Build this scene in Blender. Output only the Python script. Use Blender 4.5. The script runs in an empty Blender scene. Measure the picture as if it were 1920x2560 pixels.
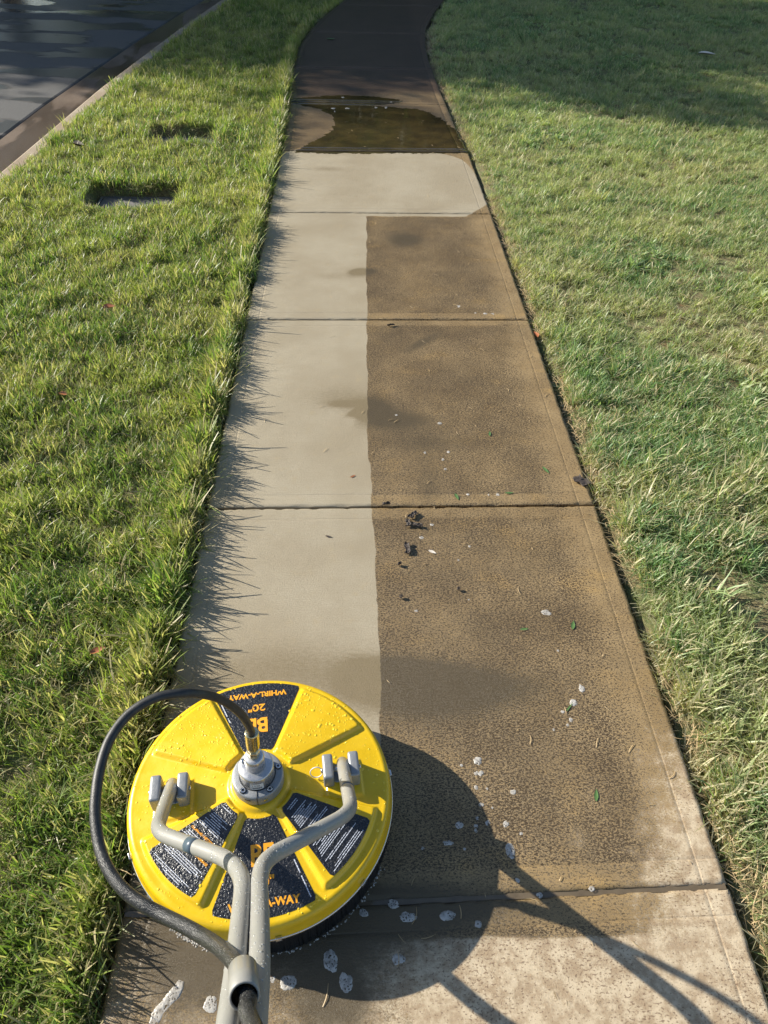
import bpy, bmesh, math, random
import numpy as np
from mathutils import Vector, Matrix
R = math.radians
rng = np.random.default_rng(7)
random.seed(7)
SC = bpy.context.scene
COL = SC.collection

# ------------------------------------------------------------------ camera
FPX, TH, YAW, ROLL, CH, CX = 1850.0, .7539, .0500, .0273, 1.5786, .4664
Fw = Vector((math.sin(YAW)*math.cos(TH), math.cos(YAW)*math.cos(TH), -math.sin(TH)))
Rt = Vector((math.cos(YAW), -math.sin(YAW), 0)); Up = Rt.cross(Fw)
R2 = Rt*math.cos(ROLL)+Up*math.sin(ROLL); U2 = -Rt*math.sin(ROLL)+Up*math.cos(ROLL)
camd = bpy.data.cameras.new('camera'); cam = bpy.data.objects.new('camera', camd); COL.objects.link(cam)
camd.sensor_fit = 'VERTICAL'; camd.sensor_height = 36; camd.lens = 36*FPX/2560
camd.clip_start = .02; camd.clip_end = 2000
m = Matrix((R2, U2, -Fw)).transposed().to_4x4(); m.translation = (CX, 0, CH); cam.matrix_world = m
SC.camera = cam

# ------------------------------------------------------------------ light
SUNV = Vector((1.787, -.660, -1.0))                      # the way the sunlight travels
W = bpy.data.worlds.new('World'); SC.world = W; W.use_nodes = True
wn = W.node_tree; bg = wn.nodes['Background']
sky = wn.nodes.new('ShaderNodeTexSky'); sky.sky_type = 'NISHITA'; sky.sun_disc = False
sky.sun_elevation = R(27.7); sky.sun_rotation = R(-69.7); sky.air_density = 1.0; sky.dust_density = .6; sky.ozone_density = 1.5
wn.links.new(sky.outputs[0], bg.inputs[0]); bg.inputs[1].default_value = .085
sd = bpy.data.lights.new('sun', 'SUN'); sd.energy = 5.0; sd.angle = R(.53); sd.color = (1, .94, .82)
sun = bpy.data.objects.new('sun', sd); COL.objects.link(sun)
sun.rotation_euler = SUNV.to_track_quat('-Z', 'Y').to_euler()
SC.view_settings.view_transform = 'Standard'; SC.view_settings.look = 'None'
SC.view_settings.exposure = .88; SC.view_settings.gamma = 1

# ------------------------------------------------------------------ helpers
K = 1920/1659.0
def at(u, v, z=0.0, k=K):
    """a point of the plane z that is seen at (u, v) in the photograph"""
    d = Fw+R2*((u*k-960)/FPX)-U2*((v*k-1280)/FPX)
    t = (z-CH)/d.z
    return Vector((CX+d.x*t, d.y*t, z))
def tag(o, label=None, cat=None, group=None, kind=None):
    if label: o['label'] = label
    if cat: o['category'] = cat
    if group: o['group'] = group
    if kind: o['kind'] = kind
    return o
def obj(name, me, mat=None, parent=None):
    o = bpy.data.objects.new(name, me); COL.objects.link(o)
    if mat is not None and me is not None and not me.materials: me.materials.append(mat)
    if parent: o.parent = parent
    return o
def empty(name, loc=(0, 0, 0), rz=0):
    o = bpy.data.objects.new(name, None); COL.objects.link(o); o.location = loc; o.rotation_euler = (0, 0, rz)
    o.empty_display_size = .1
    return o
def mesh(name, V, F, smooth=False):
    me = bpy.data.meshes.new(name); me.from_pydata([tuple(map(float, v)) for v in V], [], [tuple(map(int, f)) for f in F]); me.update()
    if smooth: me.shade_smooth()
    return me
def sstep(a, b, x):
    t = np.clip((x-a)/(b-a), 0, 1); return t*t*(3-2*t)
def lathe(prof, seg=48, cap=True):
    V = []; F = []
    for r, z in prof:
        for i in range(seg):
            a = 2*math.pi*i/seg; V.append((r*math.cos(a), r*math.sin(a), z))
    for j in range(len(prof)-1):
        for i in range(seg):
            a, b = j*seg+i, j*seg+(i+1) % seg
            F.append((a, b, b+seg, a+seg))
    if cap:
        F.append(tuple(range(seg-1, -1, -1))); F.append(tuple((len(prof)-1)*seg+i for i in range(seg)))
    return V, F
def catmull(P, n=8):
    P = [Vector(p) for p in P]; P = [P[0]*2-P[1]]+P+[P[-1]*2-P[-2]]; out = []
    for i in range(1, len(P)-2):
        for k in range(n):
            t = k/n
            out.append(.5*((2*P[i])+(P[i+1]-P[i-1])*t+(2*P[i-1]-5*P[i]+4*P[i+1]-P[i+2])*t*t+(-P[i-1]+3*P[i]-3*P[i+1]+P[i+2])*t**3))
    out.append(P[-2]); return out
def tube(P, rad, seg=16, caps=True):
    P = [Vector(p) for p in P]; n = len(P)
    rr = rad if hasattr(rad, '__len__') else [rad]*n
    V = []; F = []; up = None
    for i in range(n):
        t = (P[min(i+1, n-1)]-P[max(i-1, 0)]).normalized()
        if up is None:
            up = t.orthogonal().normalized()
        up = (up-t*up.dot(t)).normalized(); s = t.cross(up)
        for k in range(seg):
            a = 2*math.pi*k/seg; V.append(P[i]+(up*math.cos(a)+s*math.sin(a))*rr[i])
    for i in range(n-1):
        for k in range(seg):
            a, b = i*seg+k, i*seg+(k+1) % seg; F.append((a, b, b+seg, a+seg))
    if caps:
        F.append(tuple(range(seg-1, -1, -1))); F.append(tuple((n-1)*seg+k for k in range(seg)))
    return V, F
def fillet(P, r, n=6):
    """round the corners of a polyline"""
    P = [Vector(p) for p in P]; out = [P[0]]
    for i in range(1, len(P)-1):
        a, b, c = P[i-1], P[i], P[i+1]
        d1, d2 = (a-b), (c-b); rr = min(r, d1.length*.49, d2.length*.49)
        p, q = b+d1.normalized()*rr, b+d2.normalized()*rr
        for k in range(n+1):
            t = k/n; out.append(p*(1-t)**2+b*2*t*(1-t)+q*t*t)
    out.append(P[-1]); return out
def bevel_box(sx, sy, sz, b=.002, seg=2):
    bm = bmesh.new(); bmesh.ops.create_cube(bm, size=1)
    for v in bm.verts: v.co = Vector((v.co.x*sx, v.co.y*sy, v.co.z*sz))
    bmesh.ops.bevel(bm, geom=bm.edges[:], offset=b, segments=seg, affect='EDGES', profile=.6)
    me = bpy.data.meshes.new('box'); bm.to_mesh(me); bm.free(); me.shade_smooth(); return me
def sdpoly(X, Y, poly):
    """signed distance to a polygon, positive inside"""
    poly = np.array([(p[0], p[1]) for p in poly]); n = len(poly); d = np.full(X.shape, 1e9); ins = np.zeros(X.shape, bool)
    for i in range(n):
        a, b = poly[i], poly[(i+1) % n]; e = b-a; wx, wy = X-a[0], Y-a[1]
        t = np.clip((wx*e[0]+wy*e[1])/(e@e+1e-12), 0, 1)
        d = np.minimum(d, np.hypot(wx-e[0]*t, wy-e[1]*t))
        c = ((a[1] <= Y) & (b[1] > Y)) | ((b[1] <= Y) & (a[1] > Y))
        with np.errstate(divide='ignore', invalid='ignore'):
            xi = a[0]+(Y-a[1])*e[0]/(e[1] if abs(e[1]) > 1e-12 else 1e-12)
        ins ^= c & (X < xi)
    return np.where(ins, d, -d)
def vnoise(X, Y, s, seed=0):
    """smooth value noise in numpy"""
    g = np.random.default_rng(seed).random((64, 64)); x, y = X*s, Y*s
    xi, yi = np.floor(x).astype(int), np.floor(y).astype(int); fx, fy = x-xi, y-yi
    fx, fy = fx*fx*(3-2*fx), fy*fy*(3-2*fy); q = lambda i, j: g[i % 64, j % 64]
    return (q(xi, yi)*(1-fx)+q(xi+1, yi)*fx)*(1-fy)+(q(xi, yi+1)*(1-fx)+q(xi+1, yi+1)*fx)*fy

# node helper
class NT:
    def __init__(s, name):
        s.m = bpy.data.materials.new(name); s.m.use_nodes = True; s.t = s.m.node_tree; s.b = s.t.nodes['Principled BSDF']
        s.out = s.t.nodes['Material Output']
    def n(s, typ, **kw):
        nd = s.t.nodes.new(typ)
        for k, v in kw.items(): setattr(nd, k, v)
        return nd
    def put(s, sock, v):
        if hasattr(v, 'is_linked') or isinstance(v, bpy.types.NodeSocket): s.t.links.new(v, sock)
        else:
            if sock.type == 'RGBA' and len(v) == 3: v = (*v, 1)
            sock.default_value = v
    def pos(s, scale=(1, 1, 1)):
        g = s.n('ShaderNodeNewGeometry'); mp = s.n('ShaderNodeMapping'); s.t.links.new(g.outputs['Position'], mp.inputs[0]); mp.inputs['Scale'].default_value = scale
        return mp.outputs[0]
    def objc(s, scale=(1, 1, 1)):
        g = s.n('ShaderNodeTexCoord'); mp = s.n('ShaderNodeMapping'); s.t.links.new(g.outputs['Object'], mp.inputs[0]); mp.inputs['Scale'].default_value = scale
        return mp.outputs[0]
    def noise(s, vec, scale=1, detail=2, rough=.5, dist=0, color=False):
        nd = s.n('ShaderNodeTexNoise'); s.t.links.new(vec, nd.inputs['Vector']); nd.inputs['Scale'].default_value = scale
        nd.inputs['Detail'].default_value = detail; nd.inputs['Roughness'].default_value = rough; nd.inputs['Distortion'].default_value = dist
        return nd.outputs['Color' if color else 'Fac']
    def vor(s, vec, scale, feature='F1', out='Distance', rnd=1.0):
        nd = s.n('ShaderNodeTexVoronoi', feature=feature); s.t.links.new(vec, nd.inputs['Vector']); nd.inputs['Scale'].default_value = scale
        nd.inputs['Randomness'].default_value = rnd
        return nd.outputs[out]
    def math(s, op, a, b=None, c=None, clamp=False):
        nd = s.n('ShaderNodeMath', operation=op, use_clamp=clamp); s.put(nd.inputs[0], a)
        if b is not None: s.put(nd.inputs[1], b)
        if c is not None: s.put(nd.inputs[2], c)
        return nd.outputs[0]
    def step(s, x, a, b, lo=0., hi=1.):
        nd = s.n('ShaderNodeMapRange', interpolation_type='SMOOTHSTEP'); s.put(nd.inputs[0], x)
        s.put(nd.inputs[1], a); s.put(nd.inputs[2], b); s.put(nd.inputs[3], lo); s.put(nd.inputs[4], hi); return nd.outputs[0]
    def mix(s, f, a, b, blend='MIX'):
        nd = s.n('ShaderNodeMix', data_type='RGBA', blend_type=blend); s.put(nd.inputs[0], f); s.put(nd.inputs[6], a); s.put(nd.inputs[7], b); return nd.outputs[2]
    def attr(s, name, typ='GEOMETRY'):
        nd = s.n('ShaderNodeAttribute', attribute_name=name, attribute_type=typ); return nd.outputs['Fac']
    def bump(s, h, strength=.3, dist=.001):
        nd = s.n('ShaderNodeBump'); s.put(nd.inputs['Height'], h); s.put(nd.inputs['Strength'], strength); s.put(nd.inputs['Distance'], dist); return nd.outputs[0]
    def set(s, **kw):
        for k, v in kw.items(): s.put(s.b.inputs[k.replace('_', ' ')], v)
        return s
def simple(name, col, rough=.5, metal=0., var=.12, vs=60, bump=.0, bs=800, coat=0., spec=.5):
    t = NT(name); n = t.noise(t.objc(), vs, 4, .6)
    c = t.mix(n, tuple(x*(1-var) for x in col), tuple(min(1, x*(1+var)) for x in col))
    t.set(Base_Color=c, Metallic=metal, Coat_Weight=coat, Specular_IOR_Level=spec)
    t.set(Roughness=t.step(t.noise(t.objc(), vs*1.7, 3), .3, .7, max(.02, rough-.08), rough+.08))
    if bump: t.set(Normal=t.bump(t.noise(t.objc(), bs, 3, .6), bump, .0006))
    return t.m

# ------------------------------------------------------------------ materials
def concrete_mat():
    t = NT('concrete_walk'); P = t.pos()
    dcl, silt, dry, pud, far, smo = (t.attr(a) for a in ('dclean', 'silt', 'dry', 'dpud', 'far', 'smooth_zone'))
    grain = t.noise(P, 900, 2, .6); g2 = t.noise(P, 260, 3, .6); big = t.noise(P, 3.2, 4, .55); mid = t.noise(P, 22, 4, .6)
    streak = t.noise(t.pos((14, 260, 1)), 1, 3, .6)                        # broom finish runs across the walk
    clean = t.mix(t.step(big, .3, .7), (.315, .26, .175), (.395, .34, .245))
    clean = t.mix(t.step(g2, .42, .7, 0, .5), clean, (.25, .205, .13))
    clean = t.mix(t.step(mid, .55, .75, 0, .5), clean, (.36, .285, .17))
    clean = t.mix(t.step(streak, .35, .65, 0, .3), clean, (.30, .25, .165))
    sp1 = t.noise(t.pos((170, 270, 1)), 1, 5, .72, .4); sp2 = t.noise(t.pos((300, 380, 1)), 1, 3, .6); patch = t.noise(P, 4.5, 3, .6)
    mod = t.math('ADD', t.math('MULTIPLY', t.math('SUBTRACT', patch, .5), -.14), t.math('MULTIPLY', smo, .10))
    thr = t.math('ADD', .487, mod)
    spk = t.math('ADD', t.step(sp1, thr, t.math('ADD', thr, .05)), t.step(sp2, t.math('ADD', thr, .05), t.math('ADD', thr, .1), 0, .8), clamp=True)
    base = t.mix(t.step(t.noise(P, 7, 4, .6), .35, .65), (.235, .155, .066), (.31, .213, .100))
    base = t.mix(t.step(t.noise(t.pos((6, 9, 1)), 1, 3), .55, .72, 0, .7), base, (.38, .24, .085))
    base = t.mix(t.step(t.noise(t.pos((3, 4, 1)), 1.3, 3), .5, .7, 0, .6), base, (.215, .15, .072))
    base = t.mix(t.step(grain, .35, .75, 0, .35), base, (.48, .37, .22))
    base = t.mix(t.step(streak, .5, .7, 0, .25), base, (.12, .08, .04))
    dirty = t.mix(spk, base, (.070, .047, .024))
    dryc = t.mix(t.step(t.noise(P, 30, 5, .7), .38, .62), (.34, .24, .14), (.57, .46, .31))
    dryc = t.mix(t.step(grain, .3, .8, 0, .4), dryc, (.55, .47, .36))
    vd = t.step(t.noise(t.pos((190, 260, 1)), 1, 2, .5), t.step(t.noise(P, 8, 2), .3, .7, .56, .64), t.step(t.noise(P, 8, 2), .3, .7, .60, .68))
    dryc = t.mix(t.math('MULTIPLY', vd, .75), dryc, (.16, .10, .06))
    dm = t.step(t.math('ADD', dry, t.math('ADD', t.math('MULTIPLY', t.math('SUBTRACT', mid, .5), 1.0), t.math('MULTIPLY', t.math('SUBTRACT', sp1, .5), 1.2))), .30, .75)
    dirty = t.mix(dm, dirty, dryc)
    edge = t.math('ADD', dcl, t.math('ADD', t.math('MULTIPLY', t.math('SUBTRACT', t.noise(P, 60, 4, .7), .5), .008), t.math('MULTIPLY', t.math('SUBTRACT', t.noise(P, 7, 2), .5), .030)))
    cm = t.step(edge, -.0015, .0015)
    col = t.mix(cm, dirty, clean)
    sm = t.step(t.math('ADD', silt, t.math('MULTIPLY', t.math('SUBTRACT', t.noise(t.pos((60, 130, 1)), 1, 5, .8), .5), .85)), .12, .85)
    sm = t.math('MULTIPLY', sm, t.step(silt, .0, .12))
    siltc = t.mix(cm, (.085, .064, .036), (.19, .145, .078))
    col = t.mix(t.math('MULTIPLY', sm, .92), col, siltc)
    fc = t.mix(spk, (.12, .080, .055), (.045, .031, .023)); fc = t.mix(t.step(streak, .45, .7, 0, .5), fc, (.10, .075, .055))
    col = t.mix(far, col, fc)  # far slabs: wet staining plus tree shade, both put into the colour
    pe = t.math('ADD', pud, t.math('MULTIPLY', t.math('SUBTRACT', t.noise(P, 18, 4, .6), .5), .10))
    pm = t.step(pe, -.004, .004)
    pc = t.mix(t.step(t.noise(P, 8, 3), .35, .65), (.055, .040, .016), (.034, .026, .013))
    pc = t.mix(t.step(grain, .62, .72, 0, .5), pc, (.20, .15, .08))
    col = t.mix(pm, col, pc)
    rough = t.step(cm, 0, 1, .42, .62); rough = t.math('ADD', rough, t.math('MULTIPLY', dm, .22)); rough = t.math('SUBTRACT', rough, t.math('MULTIPLY', sm, .12))
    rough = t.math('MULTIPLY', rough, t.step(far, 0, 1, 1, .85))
    rough = t.math('ADD', t.math('MULTIPLY', rough, t.math('SUBTRACT', 1., pm)), t.math('MULTIPLY', pm, .07))
    h = t.math('ADD', t.math('MULTIPLY', grain, .6), t.math('ADD', t.math('MULTIPLY', g2, .8), t.math('MULTIPLY', streak, .7)))
    h = t.math('ADD', h, t.math('MULTIPLY', spk, -.5))
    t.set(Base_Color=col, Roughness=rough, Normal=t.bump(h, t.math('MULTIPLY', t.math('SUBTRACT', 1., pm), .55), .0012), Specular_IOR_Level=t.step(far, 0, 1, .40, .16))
    return t.m
CONC = concrete_mat()
def joint_mat():
    t = NT('joint_dirt'); P = t.pos(); n = t.noise(P, 200, 4, .7)
    t.set(Base_Color=t.mix(n, (.02, .015, .01), (.09, .06, .035)), Roughness=.8, Normal=t.bump(n, .8, .003)); return t.m
def soil_mat():
    t = NT('soil'); P = t.pos(); n = t.noise(P, 90, 5, .7); n2 = t.noise(P, 14, 3, .6)
    c = t.mix(t.step(n, .35, .7), (.035, .022, .011), (.13, .075, .036)); c = t.mix(t.step(n2, .45, .65, 0, .7), c, (.045, .050, .018))
    c = t.mix(t.math('MULTIPLY', t.step(t.noise(P, 300, 3), .58, .66), .6), c, (.30, .22, .12))
    t.set(Base_Color=c, Roughness=.9, Normal=t.bump(n, .9, .008)); return t.m
def asphalt_mat():
    t = NT('asphalt'); P = t.pos(); n = t.noise(P, 350, 3, .7); b = t.noise(t.pos((.9, 2.6, 1)), 1.0, 3, .5, .3)
    pits = t.vor(P, 160)
    c = t.mix(t.step(n, .35, .7), (.075, .073, .072), (.15, .145, .135)); c = t.mix(t.step(pits, .1, .35, .6, 0), c, (.02, .02, .022))
    gx = t.n('ShaderNodeVectorMath', operation='DISTANCE'); t.t.links.new(t.pos((.75, 1.6, 0)), gx.inputs[0]); gx.inputs[1].default_value = (-3.2*.75, 10.9*1.6, 0)
    pool = t.step(t.math('ADD', gx.outputs['Value'], t.math('MULTIPLY', t.noise(t.pos((2, 6, 1)), 1, 4, .6), 1.2)), 1.5, 2.3, 1, 0)
    wet = t.step(b, .50, .53); wet2 = t.math('MULTIPLY', t.step(b, .49, .502), t.step(b, .502, .52, 1, 0))
    c = t.mix(t.math('MULTIPLY', wet, .6), c, (.020, .021, .023)); c = t.mix(t.math('MULTIPLY', wet2, .5), c, (.03, .024, .018))
    c = t.mix(t.step(t.noise(P, 1.6, 3), .5, .7, 0, .4), c, (.115, .105, .09))
    t.set(Base_Color=c, Roughness=t.math('SUBTRACT', t.step(wet, 0, 1, .7, .34), t.math('MULTIPLY', pool, .24)), Normal=t.bump(t.math('ADD', n, t.math('MULTIPLY', pits, .8)), t.step(wet, 0, 1, .6, .25), .003)); return t.m
def gutter_mat():
    t = NT('gutter_concrete'); P = t.pos(); n = t.noise(P, 240, 4, .65); b = t.noise(t.pos((3, 1.1, 1)), 1.2, 4, .6)
    c = t.mix(t.step(b, .35, .65), (.105, .070, .045), (.19, .14, .10)); c = t.mix(t.step(n, .45, .7, 0, .6), c, (.06, .042, .03))
    wet = t.step(t.noise(t.pos((2.4, .8, 1)), 1.1, 3, .5), .44, .5)
    c = t.mix(t.math('MULTIPLY', wet, .5), c, (.035, .024, .016))
    t.set(Base_Color=c, Roughness=t.step(wet, 0, 1, .6, .3), Normal=t.bump(n, .5, .002)); return t.m
def curb_mat():
    t = NT('curb_concrete'); P = t.pos(); n = t.noise(P, 220, 4, .65); b = t.noise(P, 3, 4, .6)
    c = t.mix(t.step(b, .35, .65), (.30, .225, .15), (.40, .33, .24)); c = t.mix(t.step(n, .45, .75, 0, .6), c, (.14, .10, .07))
    t.set(Base_Color=c, Roughness=.75, Normal=t.bump(n, .5, .002)); return t.m
def thatch_mat():
    t = NT('thatch'); P = t.pos(); n = t.noise(t.pos((160, 90, 100)), 1, 5, .75); n2 = t.noise(P, 14, 3, .6)
    c = t.mix(t.step(n, .35, .65), (.07, .05, .025), (.30, .25, .12)); c = t.mix(t.step(n2, .4, .65, 0, .7), c, (.12, .16, .05))
    c = t.mix(t.step(t.noise(P, 5, 3), .62, .70), c, (.22, .12, .065))
    t.set(Base_Color=c, Roughness=.9, Normal=t.bump(n, .9, .006)); return t.m
THATCH = thatch_mat()
JOINT, SOIL, ASPH, GUT, CURB = joint_mat(), soil_mat(), asphalt_mat(), gutter_mat(), curb_mat()
def field_mat():
    t = NT('far_lawn'); P = t.pos(); n = t.noise(P, 3, 6, .7)
    t.set(Base_Color=t.mix(n, (.035, .06, .018), (.08, .115, .035)), Roughness=.9); return t.m
def grass_mat(name, cols, dryc, trans):
    t = NT(name); P = t.pos()
    rnd = t.n('ShaderNodeObjectInfo').outputs['Random']
    v = t.attr('tip'); br = t.attr('tone'); dry = t.attr('dry', 'INSTANCER')
    c = t.mix(t.step(rnd, 0, 1), cols[0], cols[1]); c = t.mix(t.step(t.noise(P, 1.6, 4, .65), .42, .60, 0, .9), c, cols[2])
    c = t.mix(t.step(br, .5, 1, 0, .65), c, cols[3])
    dmask = t.step(t.math('ADD', dry, t.math('MULTIPLY', t.math('SUBTRACT', br, .5), .7)), .42, .62)
    c = t.mix(dmask, c, t.mix(br, dryc[0], dryc[1]))
    c = t.mix(t.step(v, 0, .45, .75, 0), c, (.17, .15, .06))           # pale sheath at the root of each blade
    c = t.mix(t.step(v, .86, 1, 0, .45), c, (.30, .25, .12))            # mown, dried tips
    t.set(Base_Color=c, Roughness=.42, Specular_IOR_Level=.5)
    tr = t.n('ShaderNodeBsdfTranslucent'); c2 = t.mix(1., c, (1.2, 1.35, .6), 'MULTIPLY'); t.t.links.new(c2, tr.inputs[0])
    ms = t.n('ShaderNodeMixShader'); ms.inputs[0].default_value = trans
    t.t.links.new(t.b.outputs[0], ms.inputs[1]); t.t.links.new(tr.outputs[0], ms.inputs[2]); t.t.links.new(ms.outputs[0], t.out.inputs[0])
    return t.m
GRASS_L = grass_mat('grass_strip', [(.120, .205, .048), (.21, .30, .070), (.32, .36, .10), (.50, .54, .24)], [(.40, .34, .18), (.52, .45, .27)], .46)
GRASS_R = grass_mat('grass_lawn', [(.135, .245, .100), (.25, .375, .160), (.42, .46, .22), (.60, .66, .42)], [(.46, .40, .24), (.60, .54, .36)], .42)

def yellow_mat():
    t = NT('yellow_plastic'); P = t.objc(); n = t.noise(P, 26, 4, .6); f = t.noise(P, 1400, 2)
    c = t.mix(t.step(n, .3, .7), (.66, .42, .004), (.71, .46, .008)); c = t.mix(t.step(t.noise(P, 320, 4, .7), .70, .74, 0, .6), c, (.45, .27, .02))
    dirt = t.step(t.noise(P, 90, 5, .7), .62, .72, 0, .25); c = t.mix(dirt, c, (.60, .40, .05))
    c = t.mix(t.math('MULTIPLY', t.step(t.noise(t.objc((30, 160, 30)), 1, 4, .8), .66, .72), .35), c, (.86, .66, .16)); c = t.mix(t.math('MULTIPLY', t.step(t.vor(P, 55), .02, .07, 1, 0), .55), c, (.38, .25, .04))
    t.set(Base_Color=c, Roughness=t.step(n, .3, .7, .26, .44), Coat_Weight=.25, Coat_Roughness=.12, Specular_IOR_Level=.45)
    t.set(Normal=t.bump(t.math('ADD', t.noise(P, 45, 3, .6), t.math('MULTIPLY', f, .05)), .25, .002)); return t.m
YEL = yellow_mat()
DROP_Y = simple('droplets_on_yellow', (.84, .58, .02), .04, coat=1, var=.05)
def black_decal():
    t = NT('black_decal'); P = t.objc()
    n = t.noise(P, 300, 4, .7, .3)
    t.set(Base_Color=t.mix(t.step(n, .4, .7), (.010, .011, .014), (.026, .027, .031)), Roughness=t.step(n, .35, .65, .10, .42), Coat_Weight=.4, Coat_Roughness=.1)
    h = t.vor(t.pos(), 230, 'SMOOTH_F1'); t.set(Normal=t.bump(t.math('ADD', h, t.noise(P, 170, 4, .7)), .7, .0022)); return t.m
BLK = black_decal()
DROP_B = simple('droplets_on_black', (.02, .02, .024), .03, coat=1)
ORG = simple('orange_print', (.85, .36, .02), .4, var=.06, bump=.3, bs=400)
WHT = simple('white_print', (.62, .65, .72), .4)
TUBE = simple('grey_paint', (.27, .265, .245), .36, var=.06, vs=18, bump=.35, bs=500, coat=.15)
DROP_G = simple('droplets_on_grey', (.33, .33, .315), .04, coat=1)
CAST = simple('cast_grey', (.27, .28, .29), .4, metal=.35, var=.12, bump=.6, bs=900)
ALU = simple('aluminium', (.56, .56, .57), .32, metal=.75, var=.06, bump=.12, bs=1500)
ZINC = simple('zinc_brass', (.62, .55, .34), .24, metal=1, var=.15, vs=300)
STEEL = simple('steel', (.60, .60, .60), .25, metal=1, var=.1)
RUB = simple('black_rubber', (.020, .020, .021), .38, var=.3, vs=120, bump=.5, bs=500)
def hose_mat():
    t = NT('hose_rubber'); P = t.objc(); w = t.attr('wet'); n = t.noise(P, 420, 4, .75, .4); n2 = t.noise(P, 60, 3, .6)
    c = t.mix(t.step(n2, .3, .7), (.016, .017, .018), (.034, .034, .033)); c = t.mix(t.math('MULTIPLY', w, t.step(n, .5, .62)), c, (.075, .073, .068))  # pale glints of the wet stretch are mixed into the colour
    t.set(Base_Color=c, Roughness=t.math('SUBTRACT', .5, t.math('MULTIPLY', w, .32)), Normal=t.bump(n, t.math('ADD', .15, t.math('MULTIPLY', w, .75)), .0016)); return t.m
HOSE = hose_mat()
DARK = simple('dark_hole', (.01, .01, .011), .5)
BLU = simple('blue_grey_band', (.07, .10, .13), .35)
def brush_mat():
    t = NT('brush_bristles'); P = t.objc(); n = t.noise(t.objc((420, 420, 22)), 1, 3, .7)
    t.set(Base_Color=t.mix(n, (.003, .003, .004), (.020, .020, .021)), Roughness=.45, Normal=t.bump(n, .9, .003)); return t.m
BRUSH = brush_mat()
STICK = simple('label_sticker', (.66, .66, .66), .35)
def foam_mat():
    t = NT('foam'); P = t.pos(); w = t.noise(P, 160, 2, .5, 0, True)
    pp = t.n('ShaderNodeVectorMath', operation='MULTIPLY_ADD'); t.t.links.new(w, pp.inputs[0]); pp.inputs[1].default_value = (.006, .006, .006); t.t.links.new(P, pp.inputs[2])
    d1 = t.vor(pp.outputs[0], 200); d2 = t.vor(pp.outputs[0], 75)
    hole = t.math('MAXIMUM', t.step(d1, .20, .34, 1, 0), t.step(d2, .12, .17, 1, 0))
    c = t.mix(hole, (.56, .53, .48), (.12, .09, .06)); h = t.math('ADD', d1, t.math('MULTIPLY', d2, .6))
    t.set(Alpha=t.math('SUBTRACT', t.step(t.noise(P, 70, 3, .6), .3, .65, .40, .85), t.math('MULTIPLY', hole, .40)), Base_Color=c, Roughness=.3, Specular_IOR_Level=.6, Normal=t.bump(h, .45, .002))
    return t.m
FOAM = foam_mat()
BARK = simple('bark', (.055, .042, .034), .7, var=.5, vs=150, bump=1, bs=300)
LEAFG = simple('green_leaf', (.09, .17, .05), .4, var=.3, vs=80)
LEAFB = simple('dry_brown_leaf', (.30, .10, .035), .5, var=.35, vs=90, bump=.6, bs=200)
LEAFW = simple('pale_dead_leaf', (.62, .56, .48), .6, var=.15, vs=90)
STRAW = simple('straw', (.40, .29, .15), .55, var=.3, vs=20)
LID = simple('lid_concrete', (.15, .14, .138), .85, var=.45, vs=160, bump=.9, bs=260)

# ------------------------------------------------------------------ sidewalk
LE = np.array([(0, -2), (0, .35), (0, 1.7), (0, 5.05), (-.006, 5.73), (-.022, 6.26), (-.05, 7.18), (-.045, 8.04), (.029, 8.77), (.148, 9.49), (.365, 10.48), (.72, 11.6), (1.3, 13), (2.2, 14.6)])
RE = np.array([(1.22, -2), (1.22, .35), (1.222, 1.7), (1.215, 4.07), (1.205, 5.09), (1.18, 5.5), (1.168, 6.0), (1.152, 6.5), (1.143, 7.0), (1.135, 7.58), (1.145, 8.13), (1.21, 8.98), (1.344, 9.73), (1.54, 10.6), (1.86, 11.6), (2.4, 12.8), (3.2, 14.2)])
xl = lambda y: np.interp(y, LE[:, 1], LE[:, 0]); xr = lambda y: np.interp(y, RE[:, 1], RE[:, 0])
JY = [-1.8, -.638, .533, 1.704, 2.89, 4.067, 5.085, 6.21, 7.26, 8.70, 10.2, 11.7, 13.4]
JS = [0, 0, .02, .003, .004, .004, .004, -.03, 0, 0, 0, 0, 0]      # slight slant of each joint across the walk
jy = lambda k, x: JY[k]+JS[k]*x
CL = [(.525, 4.033), (.530, 3.9), (.519, 3.485), (.516, 2.891), (.507, 2.489), (.510, 2.182), (.509, 1.896), (.513, 1.714), (.518, 1.493), (.522, 1.237), (.519, 1.022), (.518, .72)]
CL = np.array(CL)[::-1]
cornerB = [at(u, v) for u, v in [(560, 459), (1005, 460), (1035, 452), (1053, 440), (1051, 425), (1040, 405), (1020, 368), (1000, 345), (965, 334), (920, 329.5), (640, 328), (612, 335), (590, 360)]]
cornerB[0].x -= .3; cornerB[-1].x -= .1; cornerB[-2].x -= .06
for q in (0, 1): cornerB[q].y -= .05
cornerB[9].y += .04; cornerB[10].y += .05
pudP = [at(u, v) for u, v in [(628, 214), (660, 210), (700, 207), (740, 205), (800, 208), (850, 213), (875, 219), (850, 224), (800, 228), (905, 236), (950, 255), (985, 280), (1003, 310), (1015, 331), (700, 332), (640, 330), (650, 318), (670, 308), (690, 298), (712, 285), (724, 268), (715, 248), (690, 235), (660, 230), (630, 222)]]
def gauss(X, Y, x, y, sx, sy, a, rot=0):
    c, s = math.cos(rot), math.sin(rot); dx, dy = (X-x)*c+(Y-y)*s, -(X-x)*s+(Y-y)*c
    return a*np.exp(-(dx/sx)**2-(dy/sy)**2)
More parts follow.
